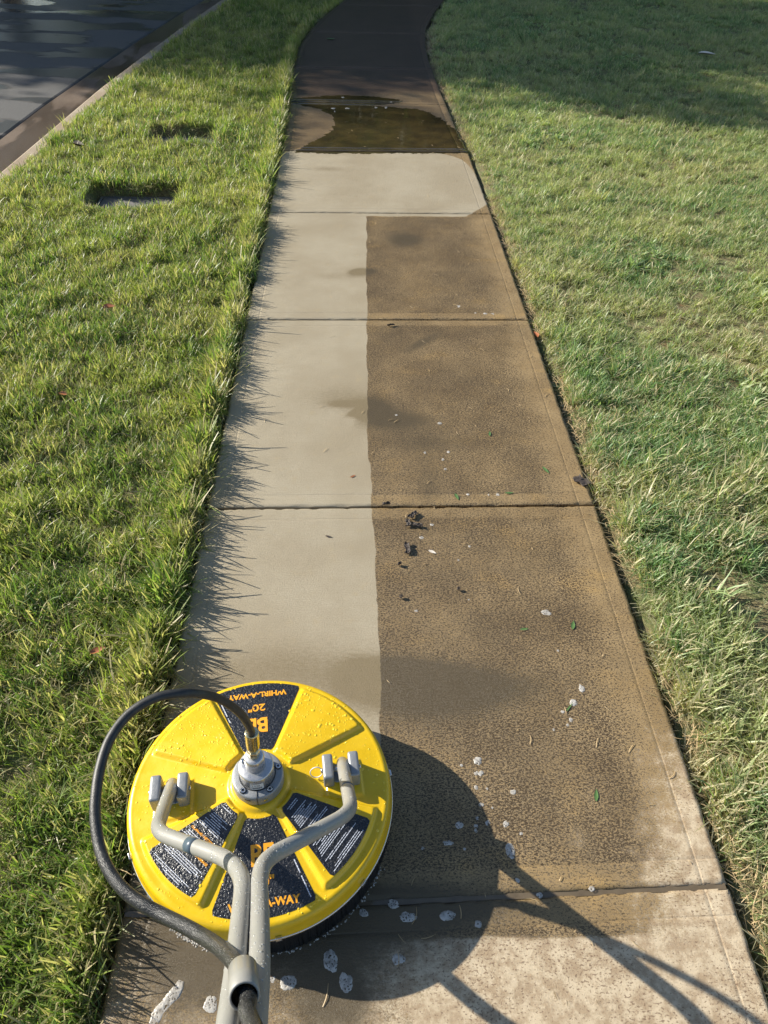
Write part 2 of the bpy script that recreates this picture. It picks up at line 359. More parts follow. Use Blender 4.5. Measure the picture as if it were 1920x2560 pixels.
def walk_attrs(X, Y):
    xb = np.interp(Y, CL[:, 1], CL[:, 0])
    dA = np.minimum(xb-X, Y-.72); dA = np.minimum(dA, 4.067-Y+.01)
    d = np.maximum(dA, sdpoly(X, Y, cornerB))
    s = np.zeros_like(X)
    # plume by slab 4: dark tail to the right of a sharp left end
    s += gauss(X, Y, .60, 2.16, .16, .06, .95)*sstep(.455, .50, X-(Y-2.2)*.4)
    s += gauss(X, Y, .53, 2.25, .07, .055, .75)*sstep(.36, .44, X)
    s += gauss(X, Y, .40, 2.30, .16, .11, .52)+gauss(X, Y, .72, 2.03, .24, .07, .5)
    s += gauss(X, Y, .49, 3.34, .07, .045, .8)*sstep(.40, .45, X)+gauss(X, Y, .36, 3.30, .12, .06, .38)
    s += gauss(X, Y, .72, 3.72, .11, .11, .9)+gauss(X, Y, .74, 2.70, .13, .035, .75, .75)
    s += gauss(X, Y, .70, 1.82, .05, .14, .5)+gauss(X, Y, .40, 3.9, .2, .07, .25)
    s += gauss(X, Y, .53, 1.075, .15, .05, 1.0)*sstep(.37, .46, X)+gauss(X, Y, .72, 1.04, .24, .06, .8)+gauss(X, Y, .64, 1.00, .2, .09, .6)
    s += gauss(X, Y, .28, 1.10, .30, .10, .62)+gauss(X, Y, .05, .95, .15, .12, .5)+gauss(X, Y, .80, 1.22, .16, .10, .35)
    s += gauss(X, Y, .30, 4.75, .14, .06, .5)+gauss(X, Y, .13, 4.5, .12, .1, .3)+gauss(X, Y, .5, 4.9, .3, .06, .25)
    s += gauss(X, Y, .35, .50, .28, .11, 1.0)+gauss(X, Y, .62, .53, .22, .045, .7)+gauss(X, Y, 0.02, .55, .2, .10, .95)
    s += gauss(X, Y, .42, .37, .07, .05, .9)+gauss(X, Y, .15, .40, .10, .07, .45)
    s += gauss(X, Y, .505, 2.205, .085, .028, 1.2)*sstep(.425, .44, X-(Y-2.2)*.9)+gauss(X, Y, .42, 2.262, .05, .018, .9)
    s += gauss(X, Y, .50, 3.36, .06, .022, 1.2)*sstep(.43, .445, X-(Y-3.35)*.9)
    s += gauss(X, Y, .51, 1.095, .09, .020, 1.2)*sstep(.42, .46, X)
    dry = sstep(.92, 1.22, X+(.62-Y)*.35)*sstep(1.35, .62, Y)*.85
    dry = np.maximum(dry, sstep(.497, .478, Y+.02*X)*(.38+.62*sstep(.3, .8, X)))
    dry = np.maximum(dry, .22*sstep(.4, .2, np.abs(Y-.68)*1.0)*sstep(.8, .95, X)*sstep(1, .6, Y))
    band = (np.abs(Y-.53-.02*X) < .055) & (X < .98)
    dry = np.where(band, dry*.1, dry)
    far = sstep(6.22, 6.55, Y+.12*np.sin(X*5))*np.ones_like(X)  # mask of the wet far slabs that also get shade in their colour
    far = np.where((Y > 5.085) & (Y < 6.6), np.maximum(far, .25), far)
    sm = sstep(1.04, 1.18, X)*.7+sstep(.05, .03, np.abs(Y-.53))*.4
    for k in range(len(JY)): sm = np.maximum(sm, sstep(.060, .050, np.abs(Y-JY[k]-JS[k]*X))*.45)
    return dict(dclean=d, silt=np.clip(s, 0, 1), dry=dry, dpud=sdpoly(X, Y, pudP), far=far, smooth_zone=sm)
walk = empty('sidewalk'); tag(walk, 'concrete sidewalk of square slabs, left half of the near ones washed pale', kind='structure')
GAP = .0045
for k in range(len(JY)-1):
    res = .012 if JY[k] < 5 else .025
    def param(n0, L):
        base = list(np.linspace(0, 1, n0))
        return base
    nx = int(1.22/res); ny = int((JY[k+1]-JY[k])/res)
    # extra rows where the edging tool left its line, 5 cm in from every edge
    def rows(L, n):
        r = set(np.round(np.linspace(0, L, n+1), 5))
        for q in (.003, .007, .048, .050, .052, .054): r |= {round(q, 5), round(L-q, 5)}
        return np.array(sorted(r))
    ux = rows(1.22, nx)/1.22; Ly = JY[k+1]-JY[k]; uy = rows(Ly, ny)/Ly
    U, Vv = np.meshgrid(ux, uy)
    yy = JY[k]+Vv*Ly; X0 = xl(yy)+U*(xr(yy)-xl(yy))
    Y0 = (jy(k, X0)+GAP)*(1-Vv)+(jy(k+1, X0)-GAP)*Vv
    ex = np.minimum(U, 1-U)*1.22; ey = np.minimum(Vv, 1-Vv)*Ly
    if k in (2, 3): Y0 += 0
    e = np.minimum(ex, ey)
    Z = -.0035*(1-sstep(0, .007, e))-.0013*(1-sstep(.0005, .002, np.abs(ey-.051)))-.0010*(1-sstep(.0005, .002, np.abs(ex-.051)))
    Z += (vnoise(X0, Y0, 3, 5)-.5)*.0015+(vnoise(X0, Y0, 35, 6)-.5)*.0006
    chip = vnoise(X0, Y0, 60, 9); Z -= np.where((e < .006) & (chip > .62), .003, 0)
    n1, n0 = U.shape; Vt = np.stack([X0, Y0, Z], -1).reshape(-1, 3)
    idx = np.arange(n1*n0).reshape(n1, n0)
    F = np.stack([idx[:-1, :-1], idx[:-1, 1:], idx[1:, 1:], idx[1:, :-1]], -1).reshape(-1, 4)
    ring = np.concatenate([idx[0, :], idx[1:, -1], idx[-1, -2::-1], idx[-2:0:-1, 0]])
    low = Vt[ring].copy(); low[:, 2] = -.10; nb = len(Vt); Vt = np.concatenate([Vt, low])
    m_ = len(ring); ii = np.arange(m_); jj = (ii+1) % m_
    F = np.concatenate([F, np.stack([ring[jj], ring[ii], nb+ii, nb+jj], -1)])
    me = mesh('slab', Vt, F)
    fl = np.ones(len(F), bool); fl[-m_:] = False; me.polygons.foreach_set('use_smooth', fl)
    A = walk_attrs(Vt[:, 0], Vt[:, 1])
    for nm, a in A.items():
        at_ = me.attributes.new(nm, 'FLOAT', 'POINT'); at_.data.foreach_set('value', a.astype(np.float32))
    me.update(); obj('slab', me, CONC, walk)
# joint bed under the slabs
V = []; F = []
ys = np.linspace(-1.8, 13.4, 80)
for y in ys: V += [(xl(y)+.003, y, -.013), (xr(y)-.003, y, -.013)]
for i in range(len(ys)-1): F.append((2*i, 2*i+1, 2*i+3, 2*i+2))
obj('joint_filler', mesh('joint_filler', V, F), JOINT, walk)

V = []; F = []
for i, x in enumerate(np.linspace(.004, 1.216, 60)): V += [(x, .533+.02*x-.006, -.0045), (x, .533+.02*x+.006, -.0045)]
for i in range(59): F.append((2*i, 2*i+2, 2*i+3, 2*i+1))
obj('joint_water', mesh('joint_water', V, F), simple('muddy_water', (.13, .10, .065), .08, var=.4, vs=30), walk)

# ------------------------------------------------------------------ soil, curb, gutter, road
curbx = lambda y: np.interp(y, [-3, 4.395, 6.518, 8.788, 10.344, 14, 30], [-2.05, -1.549, -1.405, -1.165, -.96, -.35, 3.4])   # lawn side of the curb top
HOLES = [(-1.04, 4.12, -.51, 4.46), (-.92, 5.22, -.45, 5.57)]
def soil_z(X, Y, right):
    z = -.012+(vnoise(X, Y, 1.3, 11)-.5)*.02+(vnoise(X, Y, 9, 12)-.5)*.014
    if not right:
        for (x0, y0, x1, y1) in HOLES:
            d = np.minimum.reduce([X-x0, x1-X, Y-y0, y1-Y]); z = z-.105*sstep(-.012, .014, d)
        z -= .035*(1-sstep(.010, .034, xl(Y)-X))
        z += .012*sstep(.3, .0, X-curbx(Y))
    else:
        z += .02*sstep(.5, 3, X-xr(Y)); z -= .030*(1-sstep(.006, .022, X-xr(Y)))
        z -= .012*sstep(.12, .02, X-xr(Y))
    return z
def sheet(name, x0f, x1f, y0, y1, nx, ny, zf, mat, pw=1.0):
    u = np.linspace(0, 1, nx)**pw; y = np.linspace(y0, y1, ny); U, Y = np.meshgrid(u, y)
    X = x0f(Y)+U*(x1f(Y)-x0f(Y)); Z = zf(X, Y)
    V = np.stack([X, Y, Z], -1).reshape(-1, 3); idx = np.arange(nx*ny).reshape(ny, nx)
    F = np.stack([idx[:-1, :-1], idx[:-1, 1:], idx[1:, 1:], idx[1:, :-1]], -1).reshape(-1, 4)
    if x1f(np.array([1.]))[0] < x0f(np.array([1.]))[0]: F = F[:, ::-1]
    o = obj(name, mesh(name, V, F, True), mat); return o
tag(sheet('lawn_soil', lambda y: xl(y)-.001, lambda y: curbx(y)+.002, -2, 13.2, 90, 620, lambda X, Y: soil_z(X, Y, False), THATCH), 'bare soil under the narrow grass strip', kind='structure')
tag(sheet('lawn_soil', lambda y: xr(y)+.001, lambda y: xr(y)*0+14, -2, 14, 140, 420, lambda X, Y: soil_z(X, Y, True), THATCH, 1.9), 'reddish soil under the lawn right of the sidewalk', kind='structure')
g = obj('ground', mesh('ground', [(-300, -300, -.30), (300, -300, -.30), (300, 300, -.30), (-300, 300, -.30)], [(0, 1, 2, 3)]), field_mat()); tag(g, kind='structure')
def sweep(name, prof, mat, y0=-2.5, y1=20, n=120, smooth=False):
    V = []; F = []; ys = np.linspace(y0, y1, n); m_ = len(prof)
    for y in ys:
        for dx, z in prof: V.append((curbx(y)+dx, y, z))
    for i in range(n-1):
        for j in range(m_-1): a = i*m_+j; F.append((a, a+m_, a+m_+1, a+1))
    return obj(name, mesh(name, V, F, smooth), mat)
tag(sweep('curb', [(0, -.12), (0, -.008), (-.006, -.001), (-.012, .001), (-.085, .001), (-.098, -.004), (-.108, -.016), (-.130, -.150)], CURB), kind='structure')
tag(sweep('gutter', [(-.130, -.146), (-.30, -.140), (-.555, -.126), (-.563, -.134), (-.563, -.2)], GUT), kind='structure')
tag(sweep('road', [(-.566, -.150), (-.58, -.134), (-.595, -.128), (-1.2, -.118), (-3.5, -.08), (-7.5, -.12)], ASPH, n=200), kind='structure')

# sunken meter boxes in the strip
for (x0, y0, x1, y1), lb in zip(HOLES, ['sunken grey concrete meter lid in the nearer hole of the grass strip', 'sunken meter lid in the farther dark hole of the grass strip']):
    w, d = x1-x0-.05, y1-y0-.03
    t_ = empty('meter_box', ((x0+x1)/2+.01, (y0+y1)/2-.005, -.098)); tag(t_, lb, 'meter box', 'meter boxes in the grass strip')
    me = bevel_box(w-.03, d-.03, .03, .004); o = obj('lid', me, LID, t_); o.location = (0, 0, .018)
    V = []; F = []
    for i, (a, b) in enumerate([(w/2, d/2), (w/2-.011, d/2-.011)]):
        for z in (-.03, .036):
            V += [(-a, -b, z), (a, -b, z), (a, b, z), (-a, b, z)]
    for q in range(4):
        r_ = (q+1) % 4
        F += [(q, r_, 4+r_, 4+q), (8+r_, 8+q, 12+q, 12+r_), (4+q, 4+r_, 12+r_, 12+q)]
    obj('rim', mesh('rim', V, F), LID, t_)

# ------------------------------------------------------------------ grass
def tuft(nb, hmin, hmax, spread, lean, w, seed, flat=0.):
    r = np.random.default_rng(seed); V = []; F = []; tip = []; tone = []
    for _ in range(nb):
        a = r.uniform(0, 2*math.pi); rad = spread*math.sqrt(r.random()); bx, by = rad*math.cos(a), rad*math.sin(a)
        h = r.uniform(hmin, hmax); d = r.uniform(0, 2*math.pi); ln = lean*(.25+r.random()); ww = w*r.uniform(.65, 1.2)
        if r.random() < flat: ln = lean*2.8; h *= .55
        dx, dy = math.cos(d), math.sin(d); sx, sy = -dy*ww/2, dx*ww/2; f = r.uniform(-.5, .5)
        sx, sy = sx*math.cos(f)-sy*math.sin(f), sx*math.sin(f)+sy*math.cos(f)
        tn = r.random(); b0 = len(V)
        cut = r.random() < .5
        for i, (q, wf) in enumerate([(0, .7), (.35, 1), (.7, .85), (1, .45 if cut else .0)]):
            x = bx+dx*ln*h*q**1.7; y = by+dy*ln*h*q**1.7; z = h*(q-.22*ln*q*q)
            z = max(z, .002)
            if wf > 0: V += [(x-sx*wf, y-sy*wf, z), (x+sx*wf, y+sy*wf, z)]; tip += [q, q]; tone += [tn, tn]
            else: V.append((x, y, z)); tip.append(q); tone.append(tn)
        F += [(b0, b0+1, b0+3, b0+2), (b0+2, b0+3, b0+5, b0+4)]
        F.append((b0+4, b0+5, b0+7, b0+6) if cut else (b0+4, b0+5, b0+6))
    me = mesh('grass_tuft', V, F, True)
    for nm, a in (('tip', tip), ('tone', tone)):
        at_ = me.attributes.new(nm, 'FLOAT', 'POINT'); at_.data.foreach_set('value', np.array(a, np.float32))
    return me
def tuft_collection(name, mat, params):
    c = bpy.data.collections.new(name)
    for i, p in enumerate(params):
        me = tuft(*p, seed=100+i) if not isinstance(p, dict) else tuft(**p, seed=100+i)
        me.materials.append(mat); o = bpy.data.objects.new('tuft_%02d' % i, me); c.objects.link(o)
    return c
def tp(nb, h0, h1, sp, ln, w, fl=.12): return dict(nb=nb, hmin=h0, hmax=h1, spread=sp, lean=ln, w=w, flat=fl)
PR = [tp(17, .020, .042, .028, .60, .0024)]*5+[tp(16, .028, .055, .024, .70, .0027)]*4+[tp(10, .045, .075, .016, .6, .0032, .0)]*2+[tp(20, .008, .022, .038, 1.6, .0019, .7)]*3
CL_L = tuft_collection('tufts_strip', GRASS_L, PR)
WD = [tp(10, .022, .045, .012, 1.5, .0075, .3), tp(8, .03, .05, .010, 1.9, .0085, .4)]
PR2 = [tp(17, .022, .045, .028, .85, .0025)]*5+[tp(15, .030, .055, .024, 1.0, .0029)]*4+[tp(10, .045, .07, .016, .8, .0034, .0)]*2+[tp(20, .008, .022, .038, 1.8, .0019, .7)]*3+WD
CL_R = tuft_collection('tufts_lawn', GRASS_R, PR2)
def gn_group(name, col):
    ng = bpy.data.node_groups.new(name, 'GeometryNodeTree')
    ng.interface.new_socket('Geometry', in_out='INPUT', socket_type='NodeSocketGeometry'); ng.interface.new_socket('Geometry', in_out='OUTPUT', socket_type='NodeSocketGeometry')
    N = ng.nodes; Lk = ng.links.new
    gi, go = N.new('NodeGroupInput'), N.new('NodeGroupOutput'); ci = N.new('GeometryNodeCollectionInfo'); ci.inputs[0].default_value = col
    ci.inputs['Separate Children'].default_value = True; ci.inputs['Reset Children'].default_value = True
    iop = N.new('GeometryNodeInstanceOnPoints'); iop.inputs['Pick Instance'].default_value = True
    def na(nm, typ):
        a = N.new('GeometryNodeInputNamedAttribute'); a.data_type = typ; a.inputs[0].default_value = nm; return a.outputs[0]
    Lk(gi.outputs[0], iop.inputs['Points']); Lk(ci.outputs[0], iop.inputs['Instance']); Lk(na('idx', 'INT'), iop.inputs['Instance Index'])
    Lk(na('rot', 'FLOAT_VECTOR'), iop.inputs['Rotation']); Lk(na('scl', 'FLOAT'), iop.inputs['Scale']); Lk(iop.outputs[0], go.inputs[0])
    return ng
def grass_obj(name, P, rot, scl, idx, dry, group):
    me = bpy.data.meshes.new(name); me.vertices.add(len(P)); me.vertices.foreach_set('co', P.astype(np.float32).ravel())
    for nm, ty, a, key in (('rot', 'FLOAT_VECTOR', rot, 'vector'), ('scl', 'FLOAT', scl, 'value'), ('idx', 'INT', idx, 'value'), ('dry', 'FLOAT', dry, 'value')):
        at_ = me.attributes.new(nm, ty, 'POINT'); at_.data.foreach_set(key, (a.astype(np.int32) if ty == 'INT' else a.astype(np.float32)).ravel())
    me.update(); o = bpy.data.objects.new(name, me); COL.objects.link(o)
    md = o.modifiers.new('scatter', 'NODES'); md.node_group = group; return o
def scatter(x0, x1, y0, y1, dens):
    n = int((x1-x0)*(y1-y0)*dens); return rng.uniform(x0, x1, n), rng.uniform(y0, y1, n)
def in_view(X, Y, mrg=.5):
    dx, dy = X-CX, Y; v = np.stack([dx, dy, np.full_like(dx, -CH)], -1)
    zc = v@np.array(Fw); px = v@np.array(R2)/zc*FPX; py = v@np.array(U2)/zc*FPX
    return (zc > .1) & (np.abs(px) < 960+mrg*FPX/zc) & (py > -1280-mrg*FPX/zc)
def lawn(side, group, bands):
    Xs, Ys = [], []
    for (ya, yb, dn) in bands:
        X, Y = scatter(-2.2 if side < 0 else 1.0, 1.0 if side < 0 else 8.2, ya, yb, dn)
        if side < 0: ok = (X < xl(Y)-.020-.010*rng.random(len(X))) & (X > curbx(Y)+.0+.03*rng.random(len(X)))
        else: ok = X > xr(Y)+.030+.055*rng.random(len(X))**2-.045*(vnoise(X*0, Y, 6.3, 91) > .60)
        ok &= in_view(X, Y, .35) | (in_view(X, Y, 1.5) & (rng.random(len(X)) < .35))
        Xs.append(X[ok]); Ys.append(Y[ok])
    if side < 0:                                                   # a fuller fringe along the trimmed edge
        Y = rng.uniform(.1, 9, 9000); X = xl(Y)-.034-.06*rng.random(len(Y)); ok = rng.random(len(Y)) < .4+.6*vnoise(X, Y, 9, 51); Xs.append(X[ok]); Ys.append(Y[ok])
    X, Y = np.concatenate(Xs), np.concatenate(Ys); n = len(X)
    if side < 0:
        keep = np.ones(n, bool)
        for (x0, y0, x1, y1) in HOLES: keep &= ~((X > x0) & (X < x1) & (Y > y0) & (Y < y1))
        X, Y = X[keep], Y[keep]; n = len(X)
    pn = vnoise(X, Y, 2.3, 3)*.6+vnoise(X, Y, 7, 4)*.4           # where it grows longer
    tk = vnoise(X, Y, 12, 8)
    if side > 0:                                                   # thin, strawy spots with soil showing
        bare = gauss(X, Y, 1.62, 1.26, .17, .13, 1.1)+.5*(vnoise(X, Y, 2.9, 95) > .80)+gauss(X, Y, 1.50, 1.42, .08, .12, .5)+gauss(X, Y, 1.36, .80, .06, .3, .25)
        keep = rng.random(n) > np.clip(bare*1.25, 0, .97)-.1*(tk > .5)
    else: keep = rng.random(n) > .10*(tk < .4)
    X, Y, pn, tk = X[keep], Y[keep], pn[keep], tk[keep]; n = len(X)
    Z = soil_z(X, Y, side > 0)
    idx = np.where(rng.random(n) < .28, rng.integers(11, 14, n), np.where(rng.random(n) < pn*.9, rng.integers(5, 9, n), rng.integers(0, 5, n)))
    tall = rng.random(n) < np.where(pn > .6, .05, .015); idx = np.where(tall, rng.integers(9, 11, n), idx)
    dist = (X-xr(Y)) if side > 0 else (xl(Y)-X)
    ph = rng.uniform(0, 6.283, n)                                  # lean: tops tilt away from the trimmed edge
    kx = rng.normal(0, .17, n)-(.10 if side > 0 else .05); ky = rng.normal(0, .17, n)+(.10+.18*sstep(.12, 0, dist) if side > 0 else -.28*sstep(.10, .02, dist)-.04)
    if side > 0: wz = gauss(X, Y, 2.05, 2.1, .5, .35, .42)+gauss(X, Y, 2.6, 3.1, .5, .4, .2)+.35*(vnoise(X, Y, 1.7, 81) > .74); idx = np.where(rng.random(n) < wz*(tk > .35), rng.integers(14, 16, n), idx)
    rot = np.stack([kx*np.cos(ph)+ky*np.sin(ph), -kx*np.sin(ph)+ky*np.cos(ph), ph], -1)
    dry = .18+.30*vnoise(X, Y, 5, 21)+.22*(rng.random(n)**2)+.12*((idx >= 11) & (idx < 14))-.3*(idx >= 14)
    if side > 0: dry += .35*sstep(.12, .0, dist)+.02
    else: dry += .05*sstep(.07, .0, dist)-.02
    if side < 0: idx = np.where((dist < .085) & (rng.random(n) < .20), rng.integers(9, 11, n), idx)
    scl = (.85+.35*pn)*rng.uniform(.8, 1.2, n)*(.62+.76*vnoise(X, Y, 15, 71))
    if side > 0: scl *= 1+.18*sstep(3, 1.2, Y)
    if side < 0: scl *= 1.08
    if side < 0: scl *= 1+.26*sstep(.13, .03, dist)
    if side > 0: scl *= .72+.28*sstep(.0, .10, dist)
    if side < 0:
        for (x0, y0, x1, y1) in HOLES:
            dh = np.maximum(np.maximum(x0-X, X-x1), np.maximum(y0-Y, Y-y1)); near = (Y < y0+.02); scl *= np.where(near, 1-(.22 if y0 < 5 else 0)*sstep(.10, .0, dh), 1+.45*sstep(.09, .0, dh))
    o = grass_obj('grass', np.stack([X, Y, Z], -1), rot, scl, idx, dry, group)
    return o
BD = [(.1, 2.2, 3000), (2.2, 4.5, 2700), (4.5, 7, 1900), (7, 13, 1200)]
tag(lawn(-1, gn_group('scatter_strip', CL_L), BD), 'bright green mown grass of the strip between curb and sidewalk', kind='stuff')
tag(lawn(1, gn_group('scatter_lawn', CL_R), BD), 'bluish green lawn with straw colored blades right of the sidewalk', kind='stuff')

# dead clippings along the right edge
def blades_mesh(name, P, L, wd, ang, seed, curl=.3, lift=.0):
    r = np.random.default_rng(seed); V = []; F = []
    for (x, y, z), l, w, a in zip(P, L, wd, ang):
        dx, dy = math.cos(a), math.sin(a); c = r.uniform(-curl, curl); lf = r.uniform(0, lift) if lift else 0; b = len(V)
        for i, q in enumerate((0, .33, .66, 1)):
            aa = a+c*q*2; x2 = x+math.cos(a+c*q)*l*q; y2 = y+math.sin(a+c*q)*l*q; wf = (.8, 1, .9, .3)[i]*w/2; zz = z+.0012+lf*q*l+.0015*math.sin(q*3)
            V += [(x2-math.sin(aa)*wf, y2+math.cos(aa)*wf, zz), (x2+math.sin(aa)*wf, y2-math.cos(aa)*wf, zz+.0006)]
        for i in range(3): F.append((b+2*i, b+2*i+1, b+2*i+3, b+2*i+2))
    return mesh(name, V, F)
n = 7000; Y = rng.uniform(.25, 9, n); Y = Y[vnoise(Y*0, Y, 3.1, 61) > .52]; n = len(Y); dd = np.abs(rng.normal(0, .045, n)); X = xr(Y)+.012+dd
Z = soil_z(X, Y, True)+.002+rng.random(n)*.012
tag(obj('dead_grass', blades_mesh('dead_grass', np.stack([X, Y, Z], -1), rng.uniform(.015, .045, n), rng.uniform(.0010, .0022, n), rng.uniform(0, 6.28, n), 3, .4, .5), STRAW), 'pale dead grass along the right edge of the sidewalk', kind='stuff')
n = 3200; Y = rng.uniform(.25, 9, n); X = np.where(rng.random(n) < .6, 1.25+rng.random(n)*1.6, -rng.random(n)*1.2-.02); ok = in_view(X, Y, .2) & ((X > xr(Y)+.02) | ((X < xl(Y)-.02) & (X > curbx(Y)+.02))); X, Y = X[ok], Y[ok]; n = len(X)
Z = np.where(X > .6, soil_z(X, Y, True), soil_z(X, Y, False))+.012+rng.random(n)*.02
tag(obj('dead_grass', blades_mesh('dead_grass', np.stack([X, Y, Z], -1), rng.uniform(.03, .06, n), rng.uniform(.0012, .0022, n), rng.uniform(0, 6.28, n), 5, .5, .5), STRAW), 'loose dry blades scattered through the mown grass', kind='stuff')
# fine clippings lying on the walk
n = 210; Y = rng.uniform(.36, 6.0, n)**1; X = np.where(rng.random(n) < .8, rng.uniform(.53, 1.2, n), rng.uniform(.02, .53, n)); Z = np.zeros(n)+.0005
tag(obj('grass_clippings', blades_mesh('grass_clippings', np.stack([X, Y, Z], -1), rng.uniform(.008, .03, n), rng.uniform(.0008, .0016, n), rng.uniform(0, 6.28, n), 8, .6), STRAW), 'tiny dry clippings strewn over the sidewalk', kind='stuff')

# ------------------------------------------------------------------ trees outside the picture that shade its far end, and added ones for reflections
def leaf_mat():
    t = NT('leaves'); rnd = t.attr('tone')
    c = t.mix(rnd, (.035, .075, .018), (.09, .14, .035)); t.set(Base_Color=c, Roughness=.45)
    tr = t.n('ShaderNodeBsdfTranslucent'); t.t.links.new(t.mix(1., c, (1.2, 1.4, .6), 'MULTIPLY'), tr.inputs[0]); ms = t.n('ShaderNodeMixShader'); ms.inputs[0].default_value = .3
    t.t.links.new(t.b.outputs[0], ms.inputs[1]); t.t.links.new(tr.outputs[0], ms.inputs[2]); t.t.links.new(ms.outputs[0], t.out.inputs[0]); return t.m
LEAVES = leaf_mat()
def tree(x, y, h, cr, nl, seed, label):
    r = np.random.default_rng(seed); t_ = empty('shade_tree', (x, y, -.05)); tag(t_, label, 'tree')
    V = []; F = []; ends = []
    def limb(p, q, a, b, n=6, wob=.15):
        pts = [Vector(p).lerp(Vector(q), i/n)+Vector(r.normal(0, wob, 3))*(0 if i in (0,) else .5) for i in range(n+1)]
        v, f = tube(pts, [a+(b-a)*i/n for i in range(n+1)], 8); o = len(V); V.extend(v); F.extend([tuple(i+o for i in ff) for ff in f]); return pts
    tr_ = limb((0, 0, 0), (r.normal(0, .3), r.normal(0, .3), h*.62), h*.028, h*.012)
    for i in range(11):
        b = tr_[2+i % 4]; a = r.uniform(0, 6.28); e = b+Vector((math.cos(a)*cr*r.uniform(.5, .85), math.sin(a)*cr*r.uniform(.5, .85), h*r.uniform(.12, .36)))
        pts = limb(b, e, h*.010, h*.003); ends += pts[3:]
        for j in range(3):
            e2 = e+Vector(r.normal(0, cr*.25, 3)); ends += limb(pts[4], e2, h*.004, h*.0015, 3)[1:]
    me = mesh('trunk', V, F, True); obj('trunk', me, BARK, t_)
    n = nl; c = np.array([tuple(e) for e in ends]); ci = r.integers(0, len(c), n)
    P = c[ci]+r.normal(0, cr*.12, (n, 3)); s = r.uniform(.06, .12, n)
    d1 = r.normal(0, 1, (n, 3)); d1 /= np.linalg.norm(d1, axis=1)[:, None]; d2 = np.cross(d1, r.normal(0, 1, (n, 3))); d2 /= np.linalg.norm(d2, axis=1)[:, None]
    A = P-d1*s[:, None]; B = P+d2*s[:, None]*.5; C_ = P+d1*s[:, None]; D = P-d2*s[:, None]*.5
    VV = np.stack([A, B, C_, D], 1).reshape(-1, 3); FF = np.arange(4*n).reshape(n, 4)
    me = mesh('crown', VV, FF); at_ = me.attributes.new('tone', 'FLOAT', 'POINT'); at_.data.foreach_set('value', np.repeat(r.random(n), 4).astype(np.float32)); obj('crown', me, LEAVES, t_)
tree(-7.6, 13.2, 8.2, 2.7, 20000, 1, 'leafy tree across the road, nearest the far end of the walk')
tree(-12.4, 14.1, 8.4, 2.6, 20000, 2, 'tall leafy tree across the road behind the nearer one')
tree(-17.2, 14.8, 8.6, 2.9, 30000, 3, 'leafy tree set farthest back across the road')
tree(-4.4, 12.9, 7.6, 2.6, 19000, 4, 'broad leafy tree beyond the bend of the walk')
tree(-9.2, 16.6, 9.0, 3.2, 22000, 7, 'leafy tree across the road behind the other two')
tree(-4.0, 17.0, 8.6, 3.0, 28000, 8, 'leafy tree beyond the bend, behind the broad one')
tree(-6.6, 11.4, 7.6, 2.1, 15000, 9, 'small leafy tree beyond the road, in front of the broad one')
tree(3.5, 20.5, 8.0, 3.6, 20000, 5, 'added unseen tree far ahead right of the walk, darkens reflections')  # this and the next: added out of view to block sky in wet reflections
tree(-1.0, 23.0, 9.0, 3.8, 20000, 6, 'added unseen tree far ahead beside the road, darkens reflections')
def add_leaf_screen():  # unseen bank of leaves, added to darken sky reflections on the wet walk
    r = np.random.default_rng(31); n = 60000; X = r.uniform(-9, 34, n); Y = 29+r.normal(0, 1.6, n)+.1*np.abs(X-5); top = 5.5+4*vnoise(X+50, Y*0+3, .35, 41); Z = r.random(n)**.8*top-.2
    P = np.stack([X, Y, Z], -1); s = r.uniform(.12, .26, n)
    d1 = r.normal(0, 1, (n, 3)); d1 /= np.linalg.norm(d1, axis=1)[:, None]; d2 = np.cross(d1, r.normal(0, 1, (n, 3))); d2 /= np.linalg.norm(d2, axis=1)[:, None]
    VV = np.stack([P-d1*s[:, None], P+d2*s[:, None]*.6, P+d1*s[:, None], P-d2*s[:, None]*.6], 1).reshape(-1, 3)
    me = mesh('leaf_screen', VV, np.arange(4*n).reshape(n, 4)); at_ = me.attributes.new('tone', 'FLOAT', 'POINT'); at_.data.foreach_set('value', np.repeat(r.random(n), 4).astype(np.float32))
    tag(obj('leaf_screen', me, LEAVES), 'added unseen leafy screen far ahead, darkens wet reflections', kind='stuff')
add_leaf_screen()

# ------------------------------------------------------------------ the surface cleaner
DC = Vector((.2660, .719, 0)); DROT = R(6.9)
root = empty('surface_cleaner', DC, DROT)
tag(root, 'round yellow surface cleaner with grey tube handle and black hose on the sidewalk', 'surface cleaner')
MI = (Matrix.Translation(DC) @ Matrix.Rotation(DROT, 4, 'Z')).inverted()
RD = .266
def wedge(r, th, c, hw, r0, r1, bev):
    da = (th-c+math.pi) % (2*math.pi)-math.pi
    d = np.stack([(hw-np.abs(da))*r, r-r0, r1-r]); k = 55.
    dm = -np.log(np.exp(-k*8*d).sum(0))/(k*8)                      # soft minimum rounds the corners
    return sstep(-.001, bev, dm)
def hz(x, y):
    r = np.hypot(x, y); th = np.arctan2(y, x)
    z = .131+.034*np.clip(1-r/.25, 0, 1)**1.15
    z += .009*(wedge(r, th, R(46), R(20.5), .070, .249, .009)+wedge(r, th, R(134), R(20.5), .070, .249, .009))
    z += .009*(wedge(r, th, R(-40), R(23), .062, .243, .009)+wedge(r, th, R(-140), R(23), .062, .243, .009))
    z += .006*sstep(.064, .054, r)
    for sx in (-1, 1):
        z += .004*sstep(.040, .033, np.maximum(np.abs(x-sx*.170)*1.0, np.abs(y+.006)*.95))
    return z
NT_, NR_ = 540, 120
rr = np.concatenate([np.linspace(.02, .254, NR_), [.257, .260, .2628, .2648, .2660, .2665, .2675, .2695, .2695, .262]])
V = []; th = np.linspace(0, 2*math.pi, NT_, endpoint=False)
